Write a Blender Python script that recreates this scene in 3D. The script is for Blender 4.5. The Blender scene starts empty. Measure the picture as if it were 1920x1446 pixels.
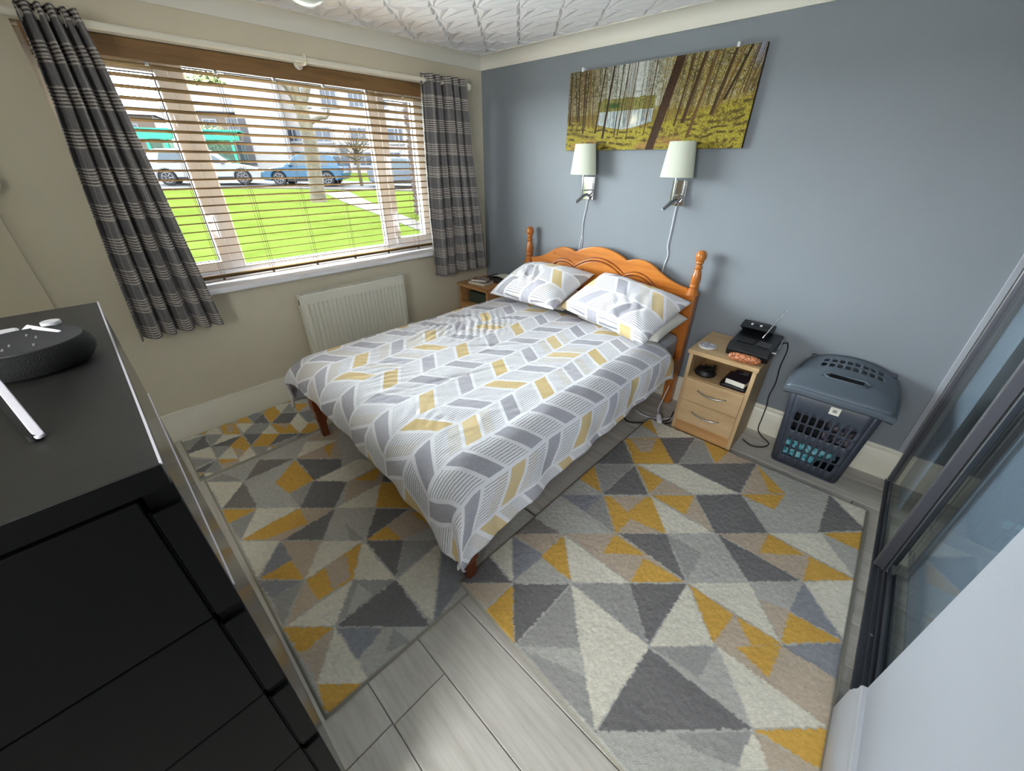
import bpy, bmesh, math, random
import numpy as np
from mathutils import Vector, Matrix
random.seed(4)
NP = np.random.default_rng(7)
S = bpy.context.scene
COL = S.collection
PI = math.pi

# ------------------------------------------------------------------ camera, world, lights, exposure
CAM = Vector((3.027, -2.7947, 1.6211))
def cam_axes(yaw, pitch, roll):
    cy, sy, cp, sp = math.cos(yaw), math.sin(yaw), math.cos(pitch), math.sin(pitch)
    f = Vector((sy*cp, cy*cp, -sp)); r = Vector((cy, -sy, 0)); u = r.cross(f)
    cr, sr = math.cos(roll), math.sin(roll)
    return r*cr + u*sr, -r*sr + u*cr, f
_r, _u, _f = cam_axes(-.7586, .5233, .0069)
cd = bpy.data.cameras.new('camera'); cam = bpy.data.objects.new('camera', cd); COL.objects.link(cam)
cd.sensor_width = 36; cd.lens = 36*726.94/1920; cd.clip_start = .02; cd.clip_end = 300
cam.matrix_world = Matrix(((_r.x, _u.x, -_f.x, CAM.x), (_r.y, _u.y, -_f.y, CAM.y), (_r.z, _u.z, -_f.z, CAM.z), (0, 0, 0, 1)))
S.camera = cam

SKY = 50.0
w = bpy.data.worlds.new('sky'); S.world = w; w.use_nodes = True
wn = w.node_tree; wn.nodes.clear()
wo = wn.nodes.new('ShaderNodeOutputWorld'); bg = wn.nodes.new('ShaderNodeBackground')
bg.inputs[0].default_value = (.90, .95, 1.0, 1); bg.inputs[1].default_value = SKY      # even bright overcast sky
wn.links.new(bg.outputs[0], wo.inputs[0])

def area(name, loc, rot, sx, sy, power, color=(1, 1, 1), portal=False):
    l = bpy.data.lights.new(name, 'AREA'); l.shape = 'RECTANGLE'; l.size = sx; l.size_y = sy
    l.energy = power; l.color = color
    o = bpy.data.objects.new(name, l); o.location = loc; o.rotation_euler = rot; COL.objects.link(o)
    if portal: l.cycles.is_portal = True
    return o
# the window as a light portal for the sky, and an added fill light behind the camera
area('window_portal', (-.24, -1.60, 1.53), (0, -PI/2, 0), 1.2, 2.1, 1, portal=True)
area('fill_light', (3.0, -4.85, 1.75), (math.radians(84), 0, math.radians(28)), 1.4, 1.2, 55, (.93, .97, 1))

S.view_settings.view_transform = 'Standard'; S.view_settings.look = 'None'
S.view_settings.gamma = 1; S.view_settings.use_curve_mapping = False
S.view_settings.exposure = 0.88
S.cycles.max_bounces = 9; S.cycles.diffuse_bounces = 6; S.cycles.glossy_bounces = 5
S.cycles.transmission_bounces = 4; S.cycles.transparent_max_bounces = 24
S.cycles.caustics_reflective = False; S.cycles.caustics_refractive = False
S.cycles.sample_clamp_indirect = 8; S.cycles.use_denoising = True

# ------------------------------------------------------------------ materials
def lin(c):
    c = c/255
    return c/12.92 if c <= .04045 else ((c+.055)/1.055)**2.4
def rgb(r, g, b): return (lin(r), lin(g), lin(b), 1)

class N:
    """small helper around a node tree"""
    def __init__(s, name):
        s.m = bpy.data.materials.new(name); s.m.use_nodes = True; s.t = s.m.node_tree; s.t.nodes.clear()
        s.out = s.n('ShaderNodeOutputMaterial'); s.b = s.n('ShaderNodeBsdfPrincipled')
        s.t.links.new(s.b.outputs[0], s.out.inputs[0])
    def n(s, kind, **kw):
        x = s.t.nodes.new(kind)
        for k, v in kw.items(): setattr(x, k, v)
        return x
    def put(s, sock, v):
        if isinstance(v, bpy.types.NodeSocket): s.t.links.new(v, sock)
        elif v is not None: sock.default_value = v
    def math(s, op, a, b=None, c=None):
        x = s.n('ShaderNodeMath', operation=op)
        for i, v in enumerate((a, b, c)):
            if v is not None: s.put(x.inputs[i], v)
        return x.outputs[0]
    def mix(s, f, a, b):
        x = s.n('ShaderNodeMix', data_type='RGBA'); s.put(x.inputs[0], f); s.put(x.inputs[6], a); s.put(x.inputs[7], b)
        return x.outputs[2]
    def coord(s, kind='Object', scale=(1, 1, 1), rot=(0, 0, 0)):
        c = s.n('ShaderNodeTexCoord'); mp = s.n('ShaderNodeMapping')
        mp.inputs['Scale'].default_value = scale; mp.inputs['Rotation'].default_value = rot
        s.t.links.new(c.outputs[kind], mp.inputs[0]); return mp.outputs[0]
    def noise(s, vec, scale, detail=3, rough=.5):
        x = s.n('ShaderNodeTexNoise'); s.put(x.inputs['Vector'], vec); x.inputs['Scale'].default_value = scale
        x.inputs['Detail'].default_value = detail; x.inputs['Roughness'].default_value = rough
        return x.outputs[0]
    def ramp(s, f, stops):
        x = s.n('ShaderNodeValToRGB'); s.put(x.inputs[0], f); e = x.color_ramp.elements
        while len(e) < len(stops): e.new(.5)
        for k, (p, c) in enumerate(stops): e[k].position = p; e[k].color = c
        return x.outputs[0]
    def bump(s, h, strength=.2, dist=.01):
        x = s.n('ShaderNodeBump'); x.inputs['Strength'].default_value = strength; x.inputs['Distance'].default_value = dist
        s.put(x.inputs['Height'], h); s.put(s.b.inputs['Normal'], x.outputs[0])
    def set(s, color=None, rough=None, metal=None, spec=None):
        s.put(s.b.inputs['Base Color'], color); s.put(s.b.inputs['Roughness'], rough)
        s.put(s.b.inputs['Metallic'], metal); s.put(s.b.inputs['Specular IOR Level'], spec)
        return s

def mk(name, c, rough=.5, metal=0, spec=.5, var=0, vs=8, bump=0, bs=200, bd=.002, coord='Object', scale=(1, 1, 1)):
    n = N(name); col = rgb(*c)
    if var:
        v = n.noise(n.coord(coord, scale), vs, 4)
        d = tuple(x*(1-var) for x in col[:3])+(1,); l = tuple(min(1, x*(1+var)) for x in col[:3])+(1,)
        col = n.ramp(v, [(.25, d), (.75, l)])
    n.set(col, rough, metal, spec)
    if bump: n.bump(n.noise(n.coord(coord), bs, 2), bump, bd)
    return n.m

def wood(name, dark, mid, light, rough=.4, axis='X', sc=1.0, knots=False, coord='Object', spec=.5):
    n = N(name)
    st = {'X': (1.2, 14, 14), 'Y': (14, 1.2, 14), 'Z': (14, 14, 1.2)}[axis]
    v = n.coord(coord, tuple(a*sc for a in st))
    f = n.noise(v, 1.6, 5, .6)
    col = n.ramp(f, [(.3, rgb(*dark)), (.5, rgb(*mid)), (.72, rgb(*light))])
    f2 = n.noise(n.coord(coord, tuple(a*sc*6 for a in st)), 2.5, 2)
    col = n.mix(n.math('MULTIPLY', f2, .25), col, rgb(*dark))
    if knots:
        vo = n.n('ShaderNodeTexVoronoi'); n.put(vo.inputs['Vector'], n.coord(coord, (1.0, 1.0, 1.5))); vo.inputs['Scale'].default_value = 7.5
        k = n.ramp(vo.outputs['Distance'], [(.03, (1, 1, 1, 1)), (.085, (0, 0, 0, 1))])
        col = n.mix(n.math('MULTIPLY', k, .85), col, rgb(86, 40, 14))
    n.set(col, rough, 0, spec); n.bump(f2, .06, .001)
    return n.m

def attr_mat(name, rough=.9, bump=.3, bs=500, bd=.002, spec=.2):
    n = N(name); a = n.n('ShaderNodeAttribute', attribute_name='Col')
    n.set(a.outputs['Color'], rough, 0, spec)
    if bump: n.bump(n.noise(n.coord('Object'), bs, 2), bump, bd)
    return n.m

def glass_mat():
    n = N('clear_window_glass'); n.t.nodes.remove(n.b)
    t = n.n('ShaderNodeBsdfTransparent'); g = n.n('ShaderNodeBsdfGlossy'); g.inputs['Roughness'].default_value = .01
    t.inputs[0].default_value = (.96, .98, .97, 1)
    lw = n.n('ShaderNodeLayerWeight'); lw.inputs[0].default_value = .25
    mx = n.n('ShaderNodeMixShader'); f = n.math('MULTIPLY', lw.outputs['Fresnel'], .35)
    n.t.links.new(f, mx.inputs[0]); n.t.links.new(t.outputs[0], mx.inputs[1]); n.t.links.new(g.outputs[0], mx.inputs[2])
    n.t.links.new(mx.outputs[0], n.out.inputs[0]); return n.m

MT = {}
MT['cream'] = mk('cream_wall_paint', (212, 204, 182), .75, var=.03, vs=3, bump=.08, bs=90)
MT['greywall'] = mk('grey_blue_wall_paint', (127, 134, 141), .55, var=.035, vs=2.5, bump=.08, bs=70)
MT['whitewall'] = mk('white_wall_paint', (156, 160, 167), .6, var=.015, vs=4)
MT['gloss'] = mk('cream_white_gloss_paint', (228, 224, 208), .35)
MT['ceil'] = mk('white_ceiling_tile', (236, 237, 240), .7)
MT['cove'] = mk('white_coving', (228, 226, 214), .6)
MT['upvc'] = mk('white_window_plastic', (232, 232, 236), .3)
MT['glass'] = glass_mat()
MT['slat'] = wood('oak_blind_slat', (76, 60, 40), (96, 78, 54), (110, 90, 64), .6, 'Y', 1, spec=0)
MT['valance'] = wood('oak_blind_valance', (100, 74, 42), (130, 98, 58), (146, 112, 70), .5, 'Y', 1)
MT['cord'] = mk('brown_cord', (96, 74, 60), .8)
MT['pine'] = wood('orange_pine', (160, 90, 32), (202, 126, 52), (218, 146, 74), .28, 'X', .5, knots=True)
MT['pinez'] = wood('orange_pine_upright', (148, 80, 28), (188, 112, 46), (206, 132, 64), .25, 'Z', .5)
MT['pineleg'] = wood('dark_pine_leg', (90, 40, 16), (128, 62, 26), (150, 78, 36), .3, 'Z', .5)
MT['oak'] = wood('light_oak_veneer', (178, 146, 104), (202, 172, 130), (216, 188, 148), .5, 'X', .8)
MT['oaky'] = wood('light_oak_side', (172, 140, 98), (196, 166, 124), (210, 182, 142), .5, 'Z', .8)
MT['oakwarm'] = wood('warm_oak_veneer', (168, 122, 74), (190, 144, 92), (206, 162, 110), .5, 'X', .8)
MT['chrome'] = mk('polished_chrome', (222, 222, 224), .07, 1)
MT['darkchrome'] = mk('dark_chrome', (170, 170, 174), .12, 1)
MT['steel'] = mk('brushed_steel', (190, 190, 192), .3, 1)
MT['shade'] = mk('cream_lamp_shade', (206, 211, 194), .8, bump=.1, bs=300)
MT['whitecable'] = mk('white_cable', (230, 232, 238), .4)
MT['blackcable'] = mk('black_cable', (18, 18, 20), .5)
MT['rad'] = mk('white_radiator_enamel', (226, 224, 210), .35)
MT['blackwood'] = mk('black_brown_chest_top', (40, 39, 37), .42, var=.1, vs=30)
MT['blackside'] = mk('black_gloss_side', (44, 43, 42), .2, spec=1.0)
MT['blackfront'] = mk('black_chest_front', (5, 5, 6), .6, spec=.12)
MT['paleedge'] = mk('pale_highlight_and_phone_edge', (225, 222, 232), .2)  # pale gloss for the chest's painted highlights and the phone edge
MT['blackplastic'] = mk('black_plastic', (16, 17, 20), .4)
MT['blackmesh'] = mk('black_speaker_fabric', (14, 14, 15), .95, bump=.6, bs=600)
MT['mesh_top'] = mk('grey_speaker_top', (48, 48, 52), .6, bump=.4, bs=500)
MT['whiteplastic'] = mk('white_plastic', (226, 226, 230), .35)
MT['hamper'] = mk('charcoal_blue_plastic', (64, 70, 82), .42, var=.04, vs=20)
MT['hamperlid'] = mk('grey_blue_plastic_lid', (86, 96, 106), .4, var=.04, vs=20)
MT['mattress'] = mk('grey_fitted_sheet', (186, 188, 194), .9, bump=.2, bs=60, bd=.004)
MT['whitecloth'] = mk('white_pillow_cotton', (226, 224, 214), .9, bump=.3, bs=40, bd=.006)
MT['alu'] = mk('grey_anodised_frame', (104, 104, 112), .4, .6)
MT['darkalu'] = mk('dark_track_metal', (44, 46, 50), .35, .7)
MT['blackrubber'] = mk('black_brush_seal', (8, 8, 9), .8)
n = N('smoked_mirror'); n.set(rgb(206, 208, 204), .015, 1); MT['mirror'] = n.m
n = N('fluted_grey_film'); n.set(rgb(128, 142, 162), .3, 0, .7); n.b.inputs['Alpha'].default_value = .9; MT['film'] = n.m
MT['track'] = mk('grey_track_metal', (84, 86, 92), .4, .5)
MT['green'] = mk('dark_green_box', (66, 76, 62), .6)
MT['paper'] = mk('white_paper', (230, 228, 216), .8)
MT['darkbook'] = mk('dark_book_cover', (34, 32, 48), .4)
MT['rugedge'] = mk('grey_rug_binding', (120, 118, 104), .9)
MT['void'] = mk('dark_interior', (20, 20, 20), .9)

# ------------------------------------------------------------------ mesh builder
class B:
    def __init__(s): s.v = []; s.f = []
    def add(s, vs, fs):
        o = len(s.v); s.v += [tuple(p) for p in vs]; s.f += [tuple(o+i for i in f) for f in fs]; return s
    def box(s, x0, x1, y0, y1, z0, z1):
        return s.add([(x0, y0, z0), (x1, y0, z0), (x1, y1, z0), (x0, y1, z0), (x0, y0, z1), (x1, y0, z1), (x1, y1, z1), (x0, y1, z1)],
                     [(3, 2, 1, 0), (4, 5, 6, 7), (0, 1, 5, 4), (1, 2, 6, 5), (2, 3, 7, 6), (3, 0, 4, 7)])
    def tube(s, pts, r, n=8, caps=True, squash=None):
        pts = [Vector(p) for p in pts]; R = r if hasattr(r, '__len__') else [r]*len(pts)
        up = None; rings = []
        for i, p in enumerate(pts):
            d = (pts[min(i+1, len(pts)-1)]-pts[max(i-1, 0)]).normalized()
            if up is None:
                up = Vector((0, 0, 1)) if abs(d.z) < .9 else Vector((1, 0, 0))
            a = d.cross(up)
            if a.length < 1e-6: a = d.orthogonal()
            a.normalize(); b = a.cross(d).normalized(); up = b
            rings.append([p+(a*math.cos(2*PI*k/n)+b*math.sin(2*PI*k/n))*R[i] for k in range(n)])
        vs = [q for ring in rings for q in ring]; fs = []
        for i in range(len(pts)-1):
            for k in range(n):
                fs.append((i*n+k, i*n+(k+1) % n, (i+1)*n+(k+1) % n, (i+1)*n+k))
        if caps: fs.append(tuple(range(n-1, -1, -1))); fs.append(tuple((len(pts)-1)*n+k for k in range(n)))
        return s.add(vs, fs)
    def lathe(s, prof, c=(0, 0, 0), n=24, sx=1, sy=1, rot=0):
        vs = []; fs = []; m = len(prof)
        for r, z in prof:
            for k in range(n):
                a = 2*PI*k/n+rot; vs.append((c[0]+r*math.cos(a)*sx, c[1]+r*math.sin(a)*sy, c[2]+z))
        for i in range(m-1):
            for k in range(n): fs.append((i*n+k, i*n+(k+1) % n, (i+1)*n+(k+1) % n, (i+1)*n+k))
        if prof[0][0] > 1e-5: fs.append(tuple(range(n-1, -1, -1)))
        if prof[-1][0] > 1e-5: fs.append(tuple((m-1)*n+k for k in range(n)))
        return s.add(vs, fs)
    def prism(s, poly, axis, a0, a1):
        """poly in the two other axes (in order), extruded along axis"""
        def P(p, a): return {'x': (a, p[0], p[1]), 'y': (p[0], a, p[1]), 'z': (p[0], p[1], a)}[axis]
        m = len(poly); vs = [P(p, a0) for p in poly]+[P(p, a1) for p in poly]
        fs = [(i, (i+1) % m, m+(i+1) % m, m+i) for i in range(m)]+[tuple(range(m-1, -1, -1)), tuple(range(m, 2*m))]
        return s.add(vs, fs)
    def grid(s, P, nu, nv):
        vs = [P(i/nu, j/nv) for j in range(nv+1) for i in range(nu+1)]
        fs = [(j*(nu+1)+i, j*(nu+1)+i+1, (j+1)*(nu+1)+i+1, (j+1)*(nu+1)+i) for j in range(nv) for i in range(nu)]
        return s.add(vs, fs)

def finish(o, smooth, bevel, seg=2):
    me = o.data
    bm = bmesh.new(); bm.from_mesh(me); bmesh.ops.recalc_face_normals(bm, faces=bm.faces); bm.to_mesh(me); bm.free()
    if bevel:
        m = o.modifiers.new('bevel', 'BEVEL'); m.width = bevel; m.segments = seg; m.limit_method = 'ANGLE'; m.angle_limit = .6
    if smooth:
        for p in me.polygons: p.use_smooth = True
        if smooth == 'auto':
            me.set_sharp_from_angle(angle=math.radians(38))
def obj(name, b, mat, parent=None, smooth=False, bevel=0, local=False, recalc=True, solid=0):
    me = bpy.data.meshes.new(name)
    vs = b.v
    if parent is not None and not local:
        off = Vector((0, 0, 0)); q = parent
        while q is not None: off += q.location; q = q.parent
        vs = [(x-off.x, y-off.y, z-off.z) for x, y, z in vs]
    me.from_pydata(vs, [], b.f); me.materials.append(MT[mat] if isinstance(mat, str) else mat)
    o = bpy.data.objects.new(name, me); COL.objects.link(o)
    if parent is not None: o.parent = parent
    finish(o, smooth, bevel)
    if solid:
        m = o.modifiers.new('solid', 'SOLIDIFY'); m.thickness = solid; m.offset = 0
    return o
def tag(o, label=None, cat=None, group=None, kind=None):
    if label: o['label'] = label
    if cat: o['category'] = cat
    if group: o['group'] = group
    if kind: o['kind'] = kind
    return o
def thing(name, loc, label, cat, group=None, rz=0):
    o = bpy.data.objects.new(name, None); o.location = loc; o.rotation_euler = (0, 0, rz); o.empty_display_size = .05
    COL.objects.link(o); return tag(o, label, cat, group)
def struct(name, b, mat, parent=None, label=None, cat=None, **kw):
    o = obj(name, b, mat, parent, **kw)
    if parent is None: tag(o, label, cat, kind='structure')
    return o
def single(name, b, mat, label, cat, group=None, base=None, **kw):
    """a thing that is one mesh, origin at its base"""
    xs = list(zip(*b.v)); c = base or ((min(xs[0])+max(xs[0]))/2, (min(xs[1])+max(xs[1]))/2, min(xs[2]))
    b.v = [(x-c[0], y-c[1], z-c[2]) for x, y, z in b.v]
    o = obj(name, b, mat, **kw); o.location = c
    return tag(o, label, cat, group)
def smooth_path(pts, k=6):
    pts = [Vector(p) for p in pts]; out = []
    for i in range(len(pts)-1):
        p0, p1, p2, p3 = pts[max(i-1, 0)], pts[i], pts[i+1], pts[min(i+2, len(pts)-1)]
        for t in range(k):
            t /= k
            out.append(.5*((2*p1)+(p2-p0)*t+(2*p0-5*p1+4*p2-p3)*t*t+(3*p1-p0-3*p2+p3)*t**3))
    return out+[pts[-1]]
def vcol(o, cols):
    a = o.data.color_attributes.new('Col', 'FLOAT_COLOR', 'POINT')
    c = np.ones((len(o.data.vertices), 4), np.float32); c[:, :3] = cols
    a.data.foreach_set('color', c.ravel())
def arr_mesh(name, V, nu, nv, mat, parent=None, smooth=True):
    """grid mesh from a numpy (nv+1, nu+1, 3) array"""
    me = bpy.data.meshes.new(name)
    i = np.arange(nu)[None, :]+np.arange(nv)[:, None]*(nu+1)
    F = np.stack([i, i+1, i+nu+2, i+nu+1], -1).reshape(-1, 4)
    me.from_pydata(V.reshape(-1, 3).tolist(), [], F.tolist()); me.materials.append(MT[mat] if isinstance(mat, str) else mat)
    if smooth:
        me.polygons.foreach_set('use_smooth', np.ones(len(me.polygons), bool))
    o = bpy.data.objects.new(name, me); COL.objects.link(o)
    if parent is not None: o.parent = parent
    return o
def linc(c):
    c = np.asarray(c, float)/255
    return np.where(c <= .04045, c/12.92, ((c+.055)/1.055)**2.4)
def vnoise(x, y, seed, sc):
    """smooth value noise on arrays"""
    g = np.random.default_rng(seed).random((64, 64)); x = x*sc; y = y*sc
    xi = np.floor(x).astype(int); yi = np.floor(y).astype(int); fx = x-xi; fy = y-yi
    fx = fx*fx*(3-2*fx); fy = fy*fy*(3-2*fy)
    G = lambda a, b: g[a % 64, b % 64]
    return (G(xi, yi)*(1-fx)+G(xi+1, yi)*fx)*(1-fy)+(G(xi, yi+1)*(1-fx)+G(xi+1, yi+1)*fx)*fy
RUG1='L2146 -770 2151 -587 2312 -601;Y2135 -539 2171 -438 2309 -593;C2171 -438 2487 -432 2312 -601;D2147 -788 2321 -956 2137 -1135;Y2153 -775 2315 -606 2495 -788 2321 -956;B2183 -753 2305 -635 2342 -780 2295 -825;D2317 -604 2487 -432 2515 -762 2495 -788;M2494 -451 2545 -440 2675 -614 2518 -760;Y2531 -416 2705 -411 2679 -604;B2700 -416 2865 -424 2680 -609;Y2126 -1292 2146 -1135 2310 -1309;G2121 -1297 2312 -1312 2135 -1484;M2149 -1132 2325 -962 2317 -1302;D2330 -973 2503 -1136 2320 -1307;Y2332 -955 2511 -963 2504 -1122;B2511 -963 2678 -954 2509 -1125;C2341 -946 2515 -779 2862 -776 2684 -953;D2515 -772 2861 -427 2867 -771;B2862 -442 2873 -771 3053 -598;Y2865 -440 3052 -593 2988 -646;G2866 -429 3238 -422 3058 -595;G2146 -1476 2130 -1693 2322 -1674 2502 -1496;N2148 -1479 2323 -1315 2316 -1478;M2323 -1315 2500 -1492 2316 -1478;Y2331 -1315 2521 -1140 2687 -1311 2506 -1490;B2357 -1293 2500 -1159 2485 -1327;B2511 -1486 2679 -1323 2516 -1356;C2521 -1140 2857 -1152 2690 -1313;Y2515 -1129 2688 -963 2710 -1134;B2688 -963 2861 -1144 2711 -1138;D2693 -958 2874 -773 3053 -958 2867 -1143;Y2874 -773 3054 -604 3037 -771;G2879 -778 3038 -775 3237 -781 3059 -957;G3054 -604 3233 -431 3237 -781 3038 -775;D3234 -436 3405 -598 3236 -778;C3231 -420 3415 -418 3405 -592;K2136 -1699 2306 -1683 2132 -1857;C2129 -2009 2147 -1864 2318 -2030;D2137 -2017 2314 -2038 2130 -2216;N2151 -1859 2331 -1833 2314 -2025;B2144 -1846 2327 -1669 2314 -1831;G2321 -2032 2331 -1851 2497 -1858;Y2327 -1680 2497 -1849 2323 -1850;C2331 -1675 2684 -1683 2504 -1856;B2328 -1668 2517 -1485 2863 -1505 2688 -1679;Y2522 -1631 2511 -1498 2675 -1502;Y2690 -1672 2673 -1523 2858 -1507;D2518 -1481 2690 -1319 2861 -1499;G2692 -1317 2873 -1143 3066 -1311 2867 -1501;M2692 -1317 2860 -1306 2869 -1491;D2875 -1141 3230 -1144 3065 -1308;B2876 -1136 3059 -959 3405 -971 3235 -1143;Y3055 -1117 3060 -963 3219 -978;Y3239 -1136 3233 -974 3405 -971;C3062 -955 3247 -776 3400 -964;Y3251 -772 3409 -609 3417 -769;G3252 -777 3416 -779 3406 -958;B2150 -2203 2317 -2042 2309 -2186;Y2325 -2041 2496 -2215 2324 -2200;D2325 -2037 2504 -1868 2498 -2214;M2510 -1867 2684 -2048 2505 -2213;C2510 -1861 2869 -1861 2863 -2217 2684 -2048;M2510 -1857 2690 -1683 2863 -1859;D2692 -1681 2871 -1510 2868 -1858;C2874 -1511 3047 -1686 2873 -1859;B2877 -1503 3231 -1497 3233 -1665 3057 -1676;Y2880 -1504 3065 -1510 3045 -1682;Y3074 -1508 3231 -1497 3230 -1668;C2878 -1499 3066 -1313 3226 -1495;G3068 -1313 3240 -1143 3226 -1495;B3116 -1365 3230 -1330 3225 -1490;Y3228 -1339 3406 -1326 3232 -1500;N3241 -1150 3403 -1319 3226 -1333;C3241 -1142 3409 -967 3404 -1312;M2506 -2218 2685 -2050 2863 -2217;G2524 -2202 2685 -2050 2756 -2111;D2872 -1867 3229 -1861 2868 -2219;M2878 -1858 3056 -1686 3051 -1834;G3057 -1689 3228 -1858 3049 -1841;C3058 -1679 3405 -1683 3232 -1856;B3058 -1678 3233 -1507 3428 -1472 3414 -1599 3405 -1683;Y3112 -1631 3234 -1509 3230 -1662;N3237 -1504 3408 -1327 3415 -1496;G2879 -2213 3049 -2052 3000 -2204;M3051 -2048 3231 -1866 3233 -1989 3107 -2044;G3050 -2055 3107 -2044 3235 -1995 2995 -2225;C3232 -1863 3302 -1931 3229 -2000;Y3236 -1859 3412 -1683 3417 -1821;B3238 -1866 3417 -1821 3299 -1933'
RUG2='M607 -2834 608 -2716 757 -2654 615 -2802;G608 -2716 629 -2531 761 -2650;K623 -2529 765 -2379 763 -2651;G770 -2378 878 -2507 771 -2649;Y783 -2382 1045 -2374 883 -2502;B891 -2505 1048 -2375 1033 -2504;D778 -2367 982 -2173 1048 -2204 1043 -2370;C1054 -2207 1166 -2261 1057 -2366;D1051 -2379 1168 -2262 1246 -2299 1108 -2432;C618 -2802 760 -2664 826 -2704 719 -2807;K769 -2657 823 -2707 883 -2649;G611 -2525 662 -2375 764 -2378;G625 -2368 645 -2258 757 -2373;C645 -2258 774 -2107 771 -2365;B774 -2107 774 -2366 976 -2170;Y776 -2132 789 -2203 917 -2220;B619 -2177 673 -2025 774 -2107 632 -2247;C629 -2796 769 -2661 902 -2793;K778 -2658 1032 -2665 906 -2794;G774 -2656 1021 -2505 1202 -2500 1036 -2663;Y788 -2377 1038 -2373 1050 -2509 907 -2533;M1050 -2509 1046 -2376 1194 -2506;D1051 -2371 1193 -2243 1331 -2379 1196 -2509;C1054 -2358 1055 -2103 1198 -2013 1197 -2230;B1198 -2238 1204 -2007 1342 -2113 1337 -2329;Y1209 -2213 1208 -2019 1303 -2123;C1342 -2113 1488 -2227 1339 -2371;D1264 -2043 1416 -2019 1340 -2104;Y1342 -2113 1475 -1998 1704 -2024 1485 -2225;Y911 -2801 1043 -2669 1047 -2800;M1052 -2672 1198 -2790 1043 -2799;C1038 -2666 1197 -2508 1200 -2785;B1201 -2509 1333 -2386 1350 -2647 1201 -2791;Y1202 -2513 1333 -2520 1284 -2705 1203 -2789 1195 -2653;D1340 -2382 1488 -2510 1350 -2647;G1341 -2379 1493 -2227 1636 -2368 1493 -2506;M1471 -2387 1636 -2368 1585 -2417;D1496 -2229 1623 -2109 1640 -2364;B1626 -2106 1701 -2014 1808 -2084 1762 -2246 1644 -2362;Y1638 -2248 1766 -2242 1644 -2362;Y1656 -2118 1718 -2034 1767 -2102;C1207 -2793 1345 -2660 1483 -2800;N1346 -2659 1496 -2654 1491 -2793;B1348 -2658 1490 -2521 1637 -2653;Y1492 -2658 1632 -2659 1491 -2795;C1492 -2518 1635 -2381 1639 -2654;Y1636 -2384 1790 -2507 1775 -2656 1647 -2659;B1639 -2570 1651 -2468 1776 -2515 1774 -2591;C1638 -2381 1925 -2379 1791 -2508;D1644 -2368 1775 -2238 1919 -2371;M1778 -2239 1908 -2118 1924 -2370;C1916 -2116 2198 -2375 1932 -2375;N1921 -2111 2147 -2142 2203 -2370;N1491 -2803 1638 -2662 1625 -2790;M1640 -2663 1776 -2796 1629 -2791;B1652 -2667 1777 -2649 1785 -2785;C1793 -2512 1928 -2654 1790 -2787;M1793 -2509 1927 -2380 1926 -2650;G1825 -2501 1924 -2485 1921 -2605;D1931 -2379 2204 -2391 1931 -2652;Y1782 -2800 1928 -2659 1935 -2791;B1938 -2663 2071 -2785 1935 -2791;C1935 -2657 2191 -2651 2184 -2683 2076 -2785;N1939 -2651 2075 -2523 2092 -2599 2105 -2652;G2075 -2523 2204 -2395 2215 -2455 2189 -2650 2105 -2652;M2104 -2497 2194 -2476 2163 -2566;Y2075 -2787 2200 -2668 2192 -2803'
RUG3='B-12 -2856 -14 -2817 35 -2850;Y10 -2753 -11 -2630 73 -2700;C-9 -2625 155 -2615 76 -2699;Y-5 -2599 79 -2521 242 -2531 161 -2613;B52 -2570 87 -2535 178 -2548 166 -2588;C81 -2519 173 -2430 250 -2510;Y-6 -2440 80 -2436 160 -2430 77 -2516;N-10 -2436 70 -2347 166 -2425;D80 -2344 250 -2351 168 -2430;Y-8 -2250 162 -2248 253 -2342 88 -2342;C-6 -2248 75 -2157 164 -2247;M81 -2159 217 -2162 174 -2245;D58 -2142 -15 -2062 56 -1997 102 -2036;G73 -2154 106 -2037 198 -2041;Y108 -2134 183 -2052 247 -2158;Y4 -2085 69 -2152 -6 -2168;D177 -2247 251 -2162 349 -2251 259 -2341;C260 -2163 447 -2160 518 -2249 351 -2253;N260 -2158 280 -2068 433 -2112 438 -2157;Y262 -2348 354 -2253 516 -2251 423 -2348;B289 -2324 354 -2259 398 -2292;C271 -2353 425 -2348 344 -2432;M172 -2431 258 -2347 339 -2437 252 -2521;Y445 -2163 489 -2120 614 -2157 525 -2243;C-28 -2825 78 -2705 64 -2850;M84 -2706 80 -2848 219 -2840;D88 -2707 250 -2706 234 -2849;M83 -2703 163 -2616 252 -2700;C165 -2613 253 -2528 258 -2698;D263 -2532 346 -2612 254 -2704;Y266 -2529 435 -2526 443 -2593 340 -2618;D258 -2520 339 -2431 429 -2522;Y345 -2432 426 -2347 521 -2440 441 -2523;D433 -2347 527 -2249 519 -2442;M527 -2258 608 -2340 529 -2437;D527 -2252 612 -2159 601 -2340;C247 -2842 252 -2708 423 -2711;M251 -2705 340 -2618 420 -2704;C347 -2611 513 -2618 432 -2707;Y352 -2610 435 -2526 519 -2613;B383 -2602 462 -2562 519 -2613;C443 -2531 598 -2529 584 -2625 521 -2618;M443 -2522 524 -2440 604 -2523;C527 -2441 596 -2435 606 -2521;Y530 -2435 608 -2356 599 -2436;M290 -2846 420 -2720 427 -2843;D435 -2711 512 -2791 456 -2845;M438 -2708 590 -2715 516 -2791;Y432 -2705 525 -2614 530 -2678 499 -2704;B494 -2707 530 -2616 591 -2625 585 -2712;Y472 -2842 517 -2797 536 -2839;D523 -2799 609 -2799 598 -2838 546 -2838;C519 -2795 602 -2710 592 -2797'

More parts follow.
